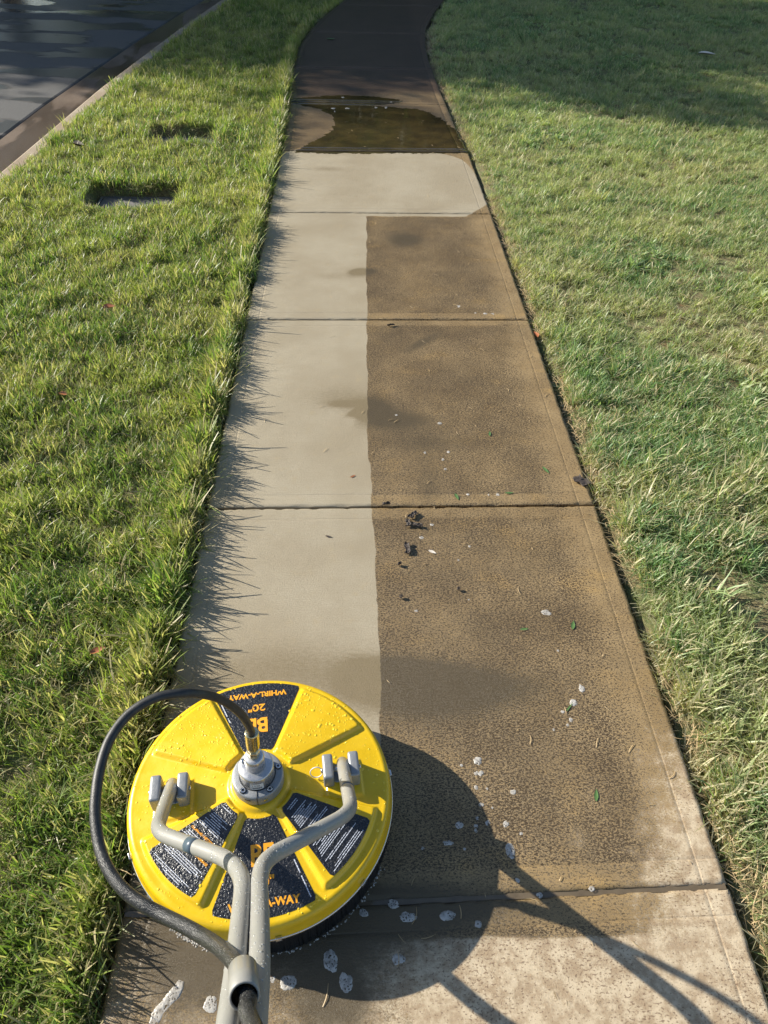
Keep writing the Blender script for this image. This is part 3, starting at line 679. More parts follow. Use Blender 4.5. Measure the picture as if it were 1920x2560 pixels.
zl = {.257: -.0008, .260: -.0025, .2628: -.0055, .2648: -.010, .2660: -.016, .2665: -.024, .2675: -.034}
for i, q in enumerate(rr):
    x, y = q*np.cos(th), q*np.sin(th)
    if i < NR_: z = hz(x, y)
    elif i < NR_+7: z = np.full(NT_, .131+zl[round(float(q), 4)])
    elif i == NR_+7: z = np.full(NT_, .0925)
    elif i == NR_+8: z = np.full(NT_, .0885)
    else: z = np.full(NT_, .0885)
    V.append(np.stack([x, y, z], -1))
V = np.concatenate(V); idx = np.arange(len(rr)*NT_).reshape(len(rr), NT_); nx_ = np.roll(idx, -1, 1)
F = np.stack([idx[:-1], idx[1:], nx_[1:], nx_[:-1]], -1).reshape(-1, 4)
house = obj('housing', mesh('housing', V, F, True), YEL, root)
# decals that follow the housing
def decal(c, hw, r0, r1, parent, mat=BLK, corner=.004, nr=24, na=28, off=.0006):
    V = []; F = []
    for i in range(nr+1):
        r = r0+(r1-r0)*i/nr; e = min(i, nr-i)/nr*(r1-r0); cut = corner-math.sqrt(max(0, corner**2-max(0, corner-e)**2))
        h = hw-cut/r
        for j in range(na+1):
            a = c-h+2*h*j/na; V.append((r*math.cos(a), r*math.sin(a), 0))
    A = np.array(V); A[:, 2] = hz(A[:, 0], A[:, 1])+off
    for i in range(nr):
        for j in range(na): b = i*(na+1)+j; F.append((b, b+na+1, b+na+2, b+1))
    return obj('decal', mesh('decal', A, F, True), mat, parent)
def on_house(me, off):
    n = len(me.vertices); co = np.empty(n*3, np.float32); me.vertices.foreach_get('co', co); co = co.reshape(-1, 3)
    co[:, 2] = hz(co[:, 0], co[:, 1])+off; me.vertices.foreach_set('co', co.ravel()); me.update()
def text(body, size, x, y, ang, parent, mat, name='lettering', bold=.0, sx=1., off=.0012, align='CENTER'):
    cu = bpy.data.curves.new('t', 'FONT'); cu.body = body; cu.size = size; cu.align_x = align; cu.align_y = 'CENTER'; cu.offset = bold; cu.resolution_u = 3
    o = bpy.data.objects.new('t', cu); COL.objects.link(o); bpy.context.view_layer.update()
    me = bpy.data.meshes.new_from_object(o.evaluated_get(bpy.context.evaluated_depsgraph_get())); bpy.data.objects.remove(o); bpy.data.curves.remove(cu)
    me.materials.clear()
    me.transform(Matrix.Translation((x, y, 0)) @ Matrix.Rotation(ang, 4, 'Z') @ Matrix.Diagonal((sx, 1, 1, 1))); on_house(me, off)
    me.name = name; return obj(name, me, mat, parent)
dB = decal(R(-90), R(23), .072, .246, root); dT = decal(R(90), R(22.5), .076, .252, root)
dR = decal(R(-41), R(16.2), .074, .234, root, off=.0006); dL = decal(R(-139), R(16.2), .074, .234, root)
for dd, s_ in ((dB, 0), (dT, math.pi)):
    def pl(x, y): c, s = math.cos(s_), math.sin(s_); return x*c-y*s, x*s+y*c
    x, y = pl(0.0, -.140); text('BE', .052, x, y, s_, dd, ORG, bold=.0016, sx=.82)
    x, y = pl(0.002, -.186); text('20"', .026, x, y, s_, dd, ORG, bold=.0006, sx=1.1)
    x, y = pl(0.0, -.222); text('WHIRL-A-WAY', .0195, x, y, s_, dd, ORG, bold=.0007, sx=.98)
    x, y = pl(0.072, -.186); text('www.', .0001, x, y, s_, dd, WHT) if False else None
def wordlines(c, hw, r0, r1, parent, seed, rot, extra=()):
    """rows of fine print too small to read: broken runs of marks"""
    r_ = random.Random(seed); V = []; F = []
    cx, cy = math.cos(c), math.sin(c)
    ca, sa = math.cos(rot), math.sin(rot)
    def inside(x, y):
        rr_ = math.hypot(x, y); a = (math.atan2(y, x)-c+math.pi) % (2*math.pi)-math.pi
        return r0+.007 < rr_ < r1-.005 and abs(a) < hw-.006/max(rr_, .01)
    mid = .5*(r0+r1); v = -.14
    gaps = [g_ for g_ in extra]
    while v < .14:
        v += .0041
        if r_.random() < .12: v += .003; continue
        if any(abs(v-g_) < .0042 for g_ in gaps): continue
        # extent of the row inside the sticker
        us = [u for u in np.arange(-.12, .12, .002) if inside(mid*cx+u*ca-v*sa, mid*cy+u*sa+v*ca)]
        if len(us) < 5: continue
        u0, u1 = min(us), max(us); L = (u1-u0)*r_.uniform(.55, 1.0); u = u0+((u1-u0)-L)*r_.random()*.5; e = u+L
        while u < e:
            w = r_.uniform(.0015, .006); w = min(w, e-u)
            b = len(V); hgt = .00075*r_.uniform(.75, 1.1)
            for du, dv in ((0, -hgt), (w, -hgt), (w, hgt), (0, hgt)):
                V.append((mid*cx+(u+du)*ca-(v+dv)*sa, mid*cy+(u+du)*sa+(v+dv)*ca, 0))
            F.append((b, b+1, b+2, b+3)); u += w+.0009
    me = mesh('fine_print', V, F); on_house(me, .0011); o = obj('fine_print', me, WHT, parent); o['kind'] = 'stuff'; return o
# right sticker: rows run toward the hub; left sticker likewise
wordlines(R(-41), R(16.2), .074, .234, dR, 4, R(47), (.004, .062))
wordlines(R(-139), R(16.2), .074, .234, dL, 9, R(-47), (.012, -.02, .06))
def hdr(body, c, mid, u, v, rot, parent, size=.0075):
    x = mid*math.cos(c)+u*math.cos(rot)-v*math.sin(rot); y = mid*math.sin(c)+u*math.sin(rot)+v*math.cos(rot); text(body, size, x, y, rot, parent, ORG, bold=.0002)
hdr('CLEANING / NETTOYAGE', R(-139), .154, 0.0, .012, R(-47), dL, .0060)
hdr('TROUBLESHOOTING / DÉPANNAGE', R(-139), .154, -.006, -.02, R(-47), dL, .0060)
# vertical small print along the right edge of both big stickers
for dd, s_ in ((dB, 0), (dT, math.pi)):
    V = []; F = []; r_ = random.Random(5); t0 = .0
    a = R(-90)+R(21.0)
    q = .165
    while q < .238:
        w = r_.uniform(.002, .006); b = len(V)
        for dq, dn in ((0, -.001), (w, -.001), (w, .001), (0, .001)):
            x, y = (q+dq)*math.cos(a)-dn*math.sin(a), (q+dq)*math.sin(a)+dn*math.cos(a); c, s = math.cos(s_), math.sin(s_); V.append((x*c-y*s, x*s+y*c, 0))
        F.append((b, b+1, b+2, b+3)); q += w+.0008
    me = mesh('fine_print', V, F); on_house(me, .0011); o = obj('fine_print', me, WHT, dd)

# trim ring, clips, brush skirt
v, f = lathe([(.2635, .0905), (.2700, .0905), (.2712, .0885), (.2712, .0830), (.2695, .0815), (.2630, .0815)], 128, False); obj('trim_ring', mesh('trim_ring', v, f, True), STEEL, root)
NB = 720; V = []; F = []; ra = rng.normal(0, .0010, NB)
for z, r0 in ((.0830, .2600), (.050, .2612), (.015, .2632), (.0, .2650)):
    for i in range(NB):
        a = 2*math.pi*i/NB; q = r0+ra[i]*(1-z/.083)*1.4+.0006*((i % 2)); V.append((q*math.cos(a), q*math.sin(a), z+(.0015*rng.random() if z == 0 else 0)))
for j in range(3):
    for i in range(NB): a, b = j*NB+i, j*NB+(i+1) % NB; F.append((a, b, b+NB, a+NB))
obj('brush_skirt', mesh('brush_skirt', V, F), BRUSH, root)
for wa in (-40, -78.6, 87.6, 168, 205, 250, 10, 50, 130):
    a = R(wa)-DROT; o = obj('clip', bevel_box(.006, .013, .010, .0012), STEEL, root); o.location = (.2712*math.cos(a), .2712*math.sin(a), .0935); o.rotation_euler = (0, R(-8), a)

# hub
v, f = lathe([(.0500, .165), (.0508, .168), (.0508, .1905), (.0495, .1935), (.0470, .1945), (.034, .1950)], 72); hub = obj('hub_flange', mesh('hub_flange', v, f, True), CAST, root)
v, f = lathe([(.0340, .190), (.0340, .2275), (.0335, .2295), (.0315, .2310), (.018, .2312)], 64); sw = obj('swivel_body', mesh('swivel_body', v, f, True), ALU, root)
v, f = lathe([(.0195, .2300), (.0192, .2600), (.0188, .2640), (.0165, .2670), (.010, .2678)], 56); obj('swivel_cap', mesh('swivel_cap', v, f, True), ALU, root)
v, f = lathe([(.0345, .1951), (.0362, .1951)], 64, False); obj('seal_ring', mesh('seal_ring', [(x, y, z+.0004) for x, y, z in v], f), DARK, hub)
for a in (20, 235, 310, 140, 80):
    a = R(a)-DROT; c = Vector((.0425*math.cos(a), .0425*math.sin(a), .1952))
    v, f = lathe([(.0066, 0), (.0066, .0004)], 20); o = obj('bolt_recess', mesh('bolt_recess', v, f), DARK, hub); o.location = c
    v, f = lathe([(.0052, 0), (.0052, .0024), (.0045, .0030), (.0026, .0030), (.0024, .0010)], 20); b_ = obj('bolt', mesh('bolt', v, f, False), STEEL, root); b_.location = c
    v, f = lathe([(.0023, .0011), (.0023, .0013)], 6); o = obj('socket', mesh('socket', v, f), DARK, b_)
a = R(-86)-DROT
o = obj('split_slot', bevel_box(.0165, .0012, .030, .0002), DARK, hub); o.location = (.0432*math.cos(a), .0432*math.sin(a), .1812); o.rotation_euler = (0, 0, a)
for wa, mt, sz in ((-108, DARK, (.001, .012, .0035)), (-68, ZINC, (.004, .008, .007))):
    a = R(wa)-DROT; o = obj('clamp_screw', bevel_box(*sz, .0004), mt, hub); o.location = (.0508*math.cos(a), .0508*math.sin(a), .183); o.rotation_euler = (0, 0, a)
v, f = lathe([(.0042, 0), (.0042, .004), (.002, .0046)], 16); o = obj('set_screw', mesh('set_screw', v, f, True), STEEL, sw); a = R(165)-DROT; o.location = (.0265*math.cos(a), .0265*math.sin(a), .2310)
# label wrapped round the front of the swivel
V = []; F = []
for i in range(15):
    a = R(-112+44*i/14+6)-DROT; V += [(.0344*math.cos(a), .0344*math.sin(a), .1975), (.0344*math.cos(a), .0344*math.sin(a), .2180)]
for i in range(14): F.append((2*i, 2*i+2, 2*i+3, 2*i+1))
st = obj('label_sticker', mesh('label_sticker', V, F, True), STICK, root)
V = []; F = []; rb = random.Random(2); q = -102.
while q < -68:
    w = rb.choice([.6, .6, 1.1, 2.0]); b = len(V)
    if not -92 < q < -90:
        for aa in (q, q+w):
            a = R(aa)-DROT
            V += [(.03455*math.cos(a), .03455*math.sin(a), .2005), (.03455*math.cos(a), .03455*math.sin(a), .2055)]
        F.append((b, b+2, b+3, b+1))
    q += w+rb.choice([.5, 1.0])
b = len(V)
for zz in (.2085, .2105, .2125):
    for aa0, aa1 in ((-100, -88), (-85, -74)):
        b = len(V)
        for aa in (aa0, aa1):
            a = R(aa)-DROT; V += [(.03455*math.cos(a), .03455*math.sin(a), zz), (.03455*math.cos(a), .03455*math.sin(a), zz+.0009)]
        F.append((b, b+2, b+3, b+1))
obj('barcode', mesh('barcode', V, F), DARK, st)
# hose fitting
fit = empty('hose_fitting'); fit.parent = root; fit.location = (0, 0, .2675); fit.rotation_euler = (R(-3), R(3), 0)
v, f = lathe([(.0088, 0), (.0110, .0015), (.0118, .004), (.0118, .014), (.0110, .0165), (.0088, .018)], 6); obj('hex_nut', mesh('hex_nut', v, f), ZINC, fit)
v, f = lathe([(.0085, .018), (.0085, .024), (.0112, .0255), (.0118, .028), (.0118, .030), (.0122, .034), (.0122, .068), (.0128, .072), (.0128, .076), (.0115, .0765)], 40)
V = []
for (x, y, z) in v:
    a = math.atan2(y, x); k = 1+(.045*math.cos(8*a) if .033 < z < .07 else 0); V.append((x*k, y*k, z))
obj('ferrule', mesh('ferrule', V, f, True), ZINC, fit)

# clevises
def clevis(px, py, rz, ring):
    c = MI @ Vector((px, py, 0)); cl = empty('clevis', (c.x, c.y, .135), rz-DROT); cl.parent = root
    for sx in (-1, 1):
        o = obj('side_plate', bevel_box(.0215, .054, .048, .006, 3), CAST, cl); o.location = (sx*.0262, 0, .025)
        v, f = lathe([(.0045, 0), (.0045, .003), (.003, .0042)], 14); b_ = obj('bolt', mesh('bolt', v, f, True), STEEL, cl); b_.location = (sx*.0370, .0, .030); b_.rotation_euler = (0, sx*math.pi/2, 0)
    o = obj('base_block', bevel_box(.040, .040, .012, .003), CAST, cl); o.location = (0, .001, .006)
    v, f = tube([(-.0368, 0, .030), (.0368, 0, .030)], .005, 14); obj('pivot_pin', mesh('pivot_pin', v, f, True), STEEL, cl)
    if ring:
        pts = [Vector((-.050+.0125*math.cos(a), -.002+.004*math.sin(a), .030+.013*math.sin(a))) for a in np.linspace(0, 2*math.pi, 29)]
        v, f = tube(pts, .0011, 8, False); obj('pin_ring', mesh('pin_ring', v, f, True), STICK, cl)
    return cl
clevis(.4300, .7420, R(6), True); clevis(.0925, .7030, R(6), False)

# handle tubes, in the sloping plane of the fork
ra_ = R(6.6); av = Vector((math.cos(ra_), math.sin(ra_), 0)); fr = Vector((math.sin(ra_), -math.cos(ra_), 0)); uv = (fr+Vector((0, 0, 1))).normalized(); nv = av.cross(uv)
if nv.z < 0: nv = -nv
PM = Vector((.261, .737, .160)); pl3 = lambda a, u, o=0: PM+av*a+uv*u+nv*o
LP = [(-.169, -.004), (-.1635, .10), (-.156, .245), (-.0180, .400), (.0055, .470), (.0085, .560), (.012, .70), (.014, 1.22)]
RP = [(.173, -.002), (.1725, .12), (.172, .275), (.032, .412), (.0265, .480), (.0320, .560), (.0385, .70), (.0405, 1.22)]
for nm, pth in (('l', LP), ('r', RP)):
    pts = fillet([pl3(*p) for p in pth], .042, 8); pts2 = [pts[0]]
    for a, b in zip(pts, pts[1:]):
        k_ = max(1, int((b-a).length/.03)); pts2 += [a.lerp(b, i/k_) for i in range(1, k_+1)]
    v, f = tube([MI @ p for p in pts2], .0124, 24); ht = obj('handle_tube', mesh('handle_tube', v, f, True), TUBE, root)
    if nm == 'l': HL = pts2; hl = ht
    else: HR = pts2; hr = ht
# darker bands of tape round each tube
for P0, P1, par in ((pl3(-.0905, .319), pl3(-.077, .334), hl),):
    v, f = tube([MI @ P0, MI @ P1], .0127, 24); obj('tape_band', mesh('tape_band', v, f, True), BLU, par)
v, f = tube([MI @ pl3(.1728, .150), MI @ pl3(.1727, .162)], .0127, 24); obj('tape_band', mesh('tape_band', v, f, True), BLU, hr)
# weld web between the two tubes where they run side by side
v, f = tube([MI @ pl3(.0160, .50), MI @ pl3(.019, .58)], .004, 8); obj('weld_web', mesh('weld_web', v, f, True), TUBE, hl)
# cross grip at the top end, behind the viewer's hands
v, f = tube([MI @ pl3(-.16, 1.22), MI @ pl3(.21, 1.22)], .0135, 16); obj('cross_grip', mesh('cross_grip', v, f, True), RUB, root)
# hose guide: an open sleeve on the tubes
def hit(u, v, off):
    d = Fw+R2*((u-960)/FPX)-U2*((v-1280)/FPX); o = Vector((CX, 0, CH)); P = PM+nv*off; return o+d*((P-o).dot(nv)/d.dot(nv))
g0, g1 = hit(607, 2424, .026), hit(611, 2492, .026)
gd = (g1-g0).normalized(); print('guide', g0, g1, (g1-g0).length)
ro, ri, sg = .0152, .0128, 40
up_ = gd.orthogonal().normalized(); sd_ = gd.cross(up_); V = []; F = []
for (p, r_) in ((g0, ri), (g0, ro), (g1-gd*.001, ro), (g1, ro-.001), (g1, ri), (g0, ri)):
    for k in range(sg): a = 2*math.pi*k/sg; V.append(MI @ (p+(up_*math.cos(a)+sd_*math.sin(a))*r_))
for j in range(5):
    for k in range(sg): a, b = j*sg+k, j*sg+(k+1) % sg; F.append((a, b, b+sg, a+sg))
gme = mesh('hose_guide', V, F, True); guide = obj('hose_guide', gme, TUBE, root)
V = []; F = []
for p in (g0+gd*.002, g1-gd*.002):
    for k in range(sg): a = 2*math.pi*k/sg; V.append(MI @ (p+(up_*math.cos(a)+sd_*math.sin(a))*(ri-.0004)))
for k in range(sg): F.append((k+sg, (k+1) % sg+sg, (k+1) % sg, k))
obj('guide_liner', mesh('guide_liner', V, F, True), DARK, guide)
# hose
def hp(u, v, z): return at(u, v, z)
hs = [(543, 1588, .325), (541, 1576, .365), (526, 1549, .425), (500, 1525, .475), (470, 1508, .515), (440, 1500, .545), (400, 1497, .57), (350, 1503, .58), (308, 1521, .58), (270, 1551, .575), (236, 1600, .57), (216, 1660, .565), (207, 1720, .56), (206, 1770, .555), (215, 1830, .55), (235, 1880, .55), (267, 1922, .55), (308, 1953, .55), (350, 1976, .55), (400, 2001, .565), (440, 2024, .58)]
HP = [MI @ hp(*h) for h in hs]
gm = g0.lerp(g1, .4)
HP += [MI @ hit(478*K, 2050*K, .006), MI @ hit(505*K, 2077*K, .020), MI @ hit(520*K, 2098*K, .025), MI @ (g0-sd_*0+nv*.000), MI @ gm, MI @ (g1-nv*.003+av*.0035)]
HP += [MI @ hit(617, 2525, .024), MI @ hit(629, 2556, .026), MI @ hit(645, 2600, .04), MI @ hit(660, 2680, .07), MI @ pl3(.07, 1.05, .10), MI @ pl3(.10, 1.3, .12)]
sm_ = catmull(HP, 8); nP = len(HP); rad = []; wet = []
for i in range(len(sm_)):
    q = i/8; r_ = np.interp(q, [0, 4, 9, 14, 17, 20, 23, 26, 28, 40], [.0074, .0074, .0075, .0079, .0088, .0093, .0092, .0088, .0084, .0084]); rad.append(float(r_)); wet.append(float(np.interp(q, [0, 11, 15, 22, 40], [.0, .08, .75, 1, .8])))
v, f = tube(sm_, rad, 22); me = mesh('hose', v, f, True)
at_ = me.attributes.new('wet', 'FLOAT', 'POINT'); at_.data.foreach_set('value', np.repeat(wet, 22).astype(np.float32)); obj('hose', me, HOSE, root)

# water beads
def beads(name, P, N, S, mat, parent):
    V = []; F = []; prof = [(1, 0), (.85, .20), (.5, .33), (0, .38)]
    for p, n_, s in zip(P, N, S):
        n_ = Vector(n_).normalized(); t_ = n_.orthogonal().normalized(); b_ = n_.cross(t_); p = Vector(p)-n_*s*.05; o = len(V); st_ = random.uniform(.8, 1.35); an = random.uniform(0, 3.14)
        for r_, z in prof[:-1]:
            for k in range(8):
                a = 2*math.pi*k/8; ca, sa = math.cos(a)*st_, math.sin(a); ca, sa = ca*math.cos(an)-sa*math.sin(an), ca*math.sin(an)+sa*math.cos(an)
                V.append(p+(t_*ca+b_*sa)*r_*s+n_*z*s)
        V.append(p+n_*.38*s)
        for j in range(2):
            for k in range(8): a, b = o+j*8+k, o+j*8+(k+1) % 8; F.append((a, b, b+8, a+8))
        for k in range(8): F.append((o+16+k, o+16+(k+1) % 8, o+24))
    ob = obj(name, mesh(name, V, F, True), mat, parent); ob['kind'] = 'stuff'; return ob
nb = 4200; q = np.sqrt(rng.random(nb))*.262; a = rng.random(nb)*2*math.pi; x, y = q*np.cos(a), q*np.sin(a)
al = np.degrees(a); al = (al+180) % 360-180
dens = np.full(nb, .20); dens[(al > 26) & (al < 154)] = .95; dens[(al > -63) & (al < -17)] = .28; dens[(al < -117) & (al > -163)] = .28; dens[(al > -113) & (al < -67)] = .6
ok = (rng.random(nb) < dens) & (q > .056) & (q < .256); x, y, al, q = x[ok], y[ok], al[ok], q[ok]
e = 1e-3; nz = np.stack([-(hz(x+e, y)-hz(x-e, y))/(2*e), -(hz(x, y+e)-hz(x, y-e))/(2*e), np.ones(len(x))], -1); zz = hz(x, y)
blk = ((np.abs(al-90) < 22) & (q > .078) & (q < .250)) | ((np.abs(al+90) < 22.5) & (q > .074) & (q < .244)) | ((np.abs(al+41) < 16) & (q > .076) & (q < .232)) | ((np.abs(al+139) < 16) & (q > .076) & (q < .232))
sz = np.clip(rng.lognormal(-6.68, .45, len(x)), .0006, .0035)
beads('water_droplets', np.stack([x, y, zz], -1)[~blk], nz[~blk], sz[~blk], DROP_Y, house)
beads('water_droplets', np.stack([x, y, zz+.0006], -1)[blk], nz[blk], sz[blk]*1.05, DROP_B, house)
for HT, par in ((HL, hl), (HR, hr)):
    Pt = []; Nt = []; S_ = []
    L_ = len(HT)
    for _ in range(900):
        i = random.randrange(0, L_-2); u_ = random.random(); p = HT[i].lerp(HT[i+1], u_); d = (HT[i+1]-HT[i])
        if d.length < 1e-5: continue
        d.normalize(); w = Vector((0, 0, 1)); w = (w-d*w.dot(d)).normalized(); s = d.cross(w); an = random.gauss(0, .9); n_ = w*math.cos(an)+s*math.sin(an)
        if random.random() > min(1, .35+.9*i/L_) or p.z > 1.0: continue
        Pt.append(MI @ (p+n_*.0123)); Nt.append(MI.to_3x3() @ n_); S_.append(min(.0024, random.lognormvariate(-6.9, .38)))
    beads('water_droplets', Pt, Nt, S_, DROP_G, par)

# ------------------------------------------------------------------ foam
FG = 'foam patches left on the sidewalk'
def foam(x, y, rx, ry, rot, label, cat='foam', z0=.0, hgt=None, path=None):
    n_ = 28; V = []; F = []; r_ = random.Random(int(x*9173+y*3571)); ph = [r_.uniform(0, 6.28) for _ in range(5)]; am = [r_.uniform(0, .10)/(i*.5+1) for i in range(5)]
    h = hgt or min(rx, ry)*.13; H = [(1., .0), (.93, .55), (.78, .85), (.5, 1), (.2, 1.02)]
    for s, z in H:
        for k in range(n_):
            a = 2*math.pi*k/n_; w = s*(1+sum(am[i]*math.cos((i+2)*a+ph[i]) for i in range(5))*1.6)*(1+.05*math.sin(11*a+ph[0])*(s > .9)); lx, ly = w*rx*math.cos(a), w*ry*math.sin(a)
            V.append((lx*math.cos(rot)-ly*math.sin(rot), lx*math.sin(rot)+ly*math.cos(rot), z*h*(1+.25*math.sin(3*a+ph[1])*s)))
    for j in range(4):
        for k in range(n_): a, b = j*n_+k, j*n_+(k+1) % n_; F.append((a, b, b+n_, a+n_))
    F.append(tuple(4*n_+k for k in range(n_)))
    o = obj('foam_patch', mesh('foam_patch', V, F, True), FOAM); o.location = (x, y, z0-.0004); tag(o, label, cat, FG); return o
z6 = lambda u, v: (700+u/1.36, 1900+v/1.36); z5 = lambda u, v: (900+u/1.6265, 1200+v/1.6265); z4 = lambda u, v: (600+u/1.843, 500+v/1.843); z1 = lambda u, v: (200+u/1.929, 1650+v/1.929)
def fp(pz, rpx_x, rpx_y, label, rot=0.):
    p = at(*pz, 0, 1); q = at(pz[0]+rpx_x, pz[1], 0, 1); w = at(pz[0], pz[1]-rpx_y, 0, 1)
    foam(p.x, p.y, (q-p).length, (w-p).length, rot, label)
s6 = 1/1.36; s5 = 1/1.6265; s4 = 1/1.843; s1 = 1/1.929
sm_l = 'small white foam fleck beside the large shadow of the cleaner'
for u, v, r_ in [(668, 45, 8), (683, 45, 9), (667, 93, 7), (704, 97, 4), (722, 162, 4), (670, 197, 6), (666, 225, 7), (666, 240, 6), (820, 250, 6), (485, 300, 6), (627, 302, 5), (808, 409, 8), (617, 18, 5)]:
    fp(z6(u, v), r_*s6, r_*s6, sm_l)
BIG = [(672, 5, 13, 11, 'round foam patch at the shadow rim, topmost of the row right of the cleaner'),
 (793, 109, 10, 9, 'round foam ring lying alone in the sun right of the topmost foam row'),
 (684, 152, 8, 8, 'foam ring with a dark center on the upper edge of the cleaner shadow'),
 (707, 213, 9, 9, 'foam ring on the sunlit rim just left of the dark-centered bubble pair'),
 (768, 217, 11, 11, 'foam ring with two dark bubbles in the sun beside the shadow'),
 (610, 221, 13, 13, 'round bubbly foam patch inside the shadow, above the curved one'),
 (571, 282, 17, 9, 'curved crescent of bluish foam inside the shadow'),
 (783, 308, 17, 25, 'large pointed foam patch in the sun above the hose shadow'),
 (883, 459, 11, 10, 'bubble with a dark center on the joint beside the handle shadow'),
 (1060, 437, 11, 9, 'pale foam spot on the wet band left of the foam line in the joint'),
 (1078, 498, 12, 8, 'foam spot at the left end of the foam line in the joint'),
 (385, 490, 18, 17, 'triangular foam patch in the shadow just below the joint, nearest the brush'),
 (284, 520, 17, 13, 'small foam patch in shadow right against the black brush'),
 (435, 534, 27, 18, 'wide oval foam patch in shadow below the joint'),
 (569, 529, 25, 19, 'oval foam patch in shadow right of the wide one'),
 (674, 558, 12, 13, 'small round foam patch in shadow, rightmost below the joint'),
 (402, 677, 23, 19, 'round foam patch at the lower edge of the shadow'),
 (172, 683, 24, 41, 'tall oval foam patch in shadow right of the handle'),
 (224, 757, 22, 38, 'tall foam patch below the other tall one'),
 (28, 757, 31, 26, 'large foam patch half in shadow just right of the handle')]
for u, v, a, b, lb in BIG: fp(z6(u, v), a*s6, b*s6, lb, .25 if a < b else 0)
fp(z1(927, 1541), 15*s1, 20*s1, 'small foam bubble cluster touching the handle tube on its right'); fp(z1(630, 1662), 34*s1, 47*s1, 'large bubbly foam patch left of the handle')
fp(z1(685, 1528), 8*s1, 8*s1, 'tiny foam ring left of the hose guide'); fp(z1(518, 1700), 10*s1, 7*s1, 'tiny foam fleck between the long foam streak and the handle')
# the long streak of foam at lower left: a row of merged lobes
Vs = [z1(u, v) for u, v in [(490, 1548), (478, 1575), (455, 1610), (430, 1640), (405, 1668), (385, 1690), (372, 1715), (360, 1740), (350, 1760)]]
c_ = [at(*p, 0, 1) for p in Vs]; V = []; F = []; ww = [.006, .0095, .011, .0105, .010, .011, .011, .010, .009]
for i, p in enumerate(c_):
    t_ = (c_[min(i+1, 8)]-c_[max(i-1, 0)]).normalized(); s = Vector((-t_.y, t_.x, 0))
    for k in range(9): a = math.pi*k/8; V.append(p+s*math.cos(a)*ww[i]*random.uniform(.9, 1.15)+Vector((0, 0, math.sin(a)*.0016-.0002)))
for i in range(8):
    for k in range(8): a = i*9+k; F.append((a, a+1, a+10, a+9))
F.append(tuple(range(8, -1, -1)))
tag(obj('foam_patch', mesh('foam_patch', V, F, True), FOAM), 'long winding streak of foam at the lower left of the sidewalk', 'foam', FG)
# foam filling the joint at the right
for k, (u, v, a, b) in enumerate([(1110, 492, 22, 5), (1150, 488, 26, 7), (1195, 487, 26, 7), (1240, 486, 26, 6), (1275, 485, 16, 4)]):
    fp(z6(u, v), a*s6, b*s6, 'foam of the long white line in the joint at the right')
for u, v, a, b, lb in [(292, 181, 7, 5, ''), (250, 234, 9, 6, ''), (445, 269, 5, 4, ''), (229, 532, 7, 5, ''), (805, 693, 5, 5, ''), (858, 975, 8, 9, ''), (845, 996, 6, 6, ''), (788, 1015, 5, 5, ''), (824, 942, 8, 6, ''), (589, 497, 4, 4, ''), (442, 486, 4, 3, ''), (400, 325, 4, 4, '')]:
    fp(z5(u, v), a*s5, b*s5, 'small white foam fleck on the stained half of the middle slab')
fp(z5(757, 539), 21*s5, 11*s5, 'flat white foam smear in the middle of the stained slab'); fp(z5(902, 848), 11*s5, 17*s5, 'white foam dab above the foamy sprig'); fp(z5(868, 905), 15*s5, 14*s5, 'white foam clinging to the tip of a green sprig')
fp(z5(478, 1138), 16*s5, 13*s5, 'round foam patch just outside the upper rim of the shadow')
for u, v, a, b in [(1007, 490, 10, 8), (667, 500, 7, 4), (920, 1028, 10, 6), (720, 990, 6, 4), (960, 1160, 7, 5), (935, 1195, 7, 5), (946, 1240, 7, 5), (852, 1163, 6, 5), (1130, 524, 12, 4), (1165, 525, 10, 4), (1187, 1357, 8, 6), (1050, 1356, 7, 5), (1145, 1357, 4, 4), (788, 413, 4, 3), (1085, 519, 7, 3)]:
    fp(z4(u, v), a*s4, b*s4, 'small white foam fleck on the farther stained slabs')
zA = lambda u, v: (640+u/2.37, v/2.37)
for u, v, a, b in [(457, 642, 13, 4), (541, 642, 15, 4), (710, 637, 9, 4), (770, 637, 8, 6), (515, 577, 10, 4), (800, 605, 8, 3), (466, 660, 5, 4)]:
    fp(zA(u, v), a/2.37, b/2.37, 'white foam bit floating at the far edge of the puddle')
# suds hugging the brush
V = []; F = []; r_ = random.Random(3)
for _ in range(420):
    a = R(r_.uniform(-165, -92)) if r_.random() < .8 else R(r_.uniform(-90, -30)); q = .2665+abs(r_.gauss(0, .0026)); s = r_.uniform(.0010, .0026); o = len(V)
    for z_, k_ in ((0, 1), (.6, .8), (1, .0)):
        for k in range(6 if k_ else 1): t_ = 2*math.pi*k/6; V.append((q*math.cos(a)+s*k_*math.cos(t_), q*math.sin(a)+s*k_*math.sin(t_), z_*s*.9))
    for k in range(6): F.append((o+k, o+(k+1) % 6, o+6+(k+1) % 6, o+6+k)); F.append((o+6+k, o+6+(k+1) % 6, o+12))
o = obj('suds', mesh('suds', V, F, True), FOAM); o.location = DC; o.rotation_euler = (0, 0, DROT); tag(o, 'thin line of suds along the foot of the black brush', kind='stuff')

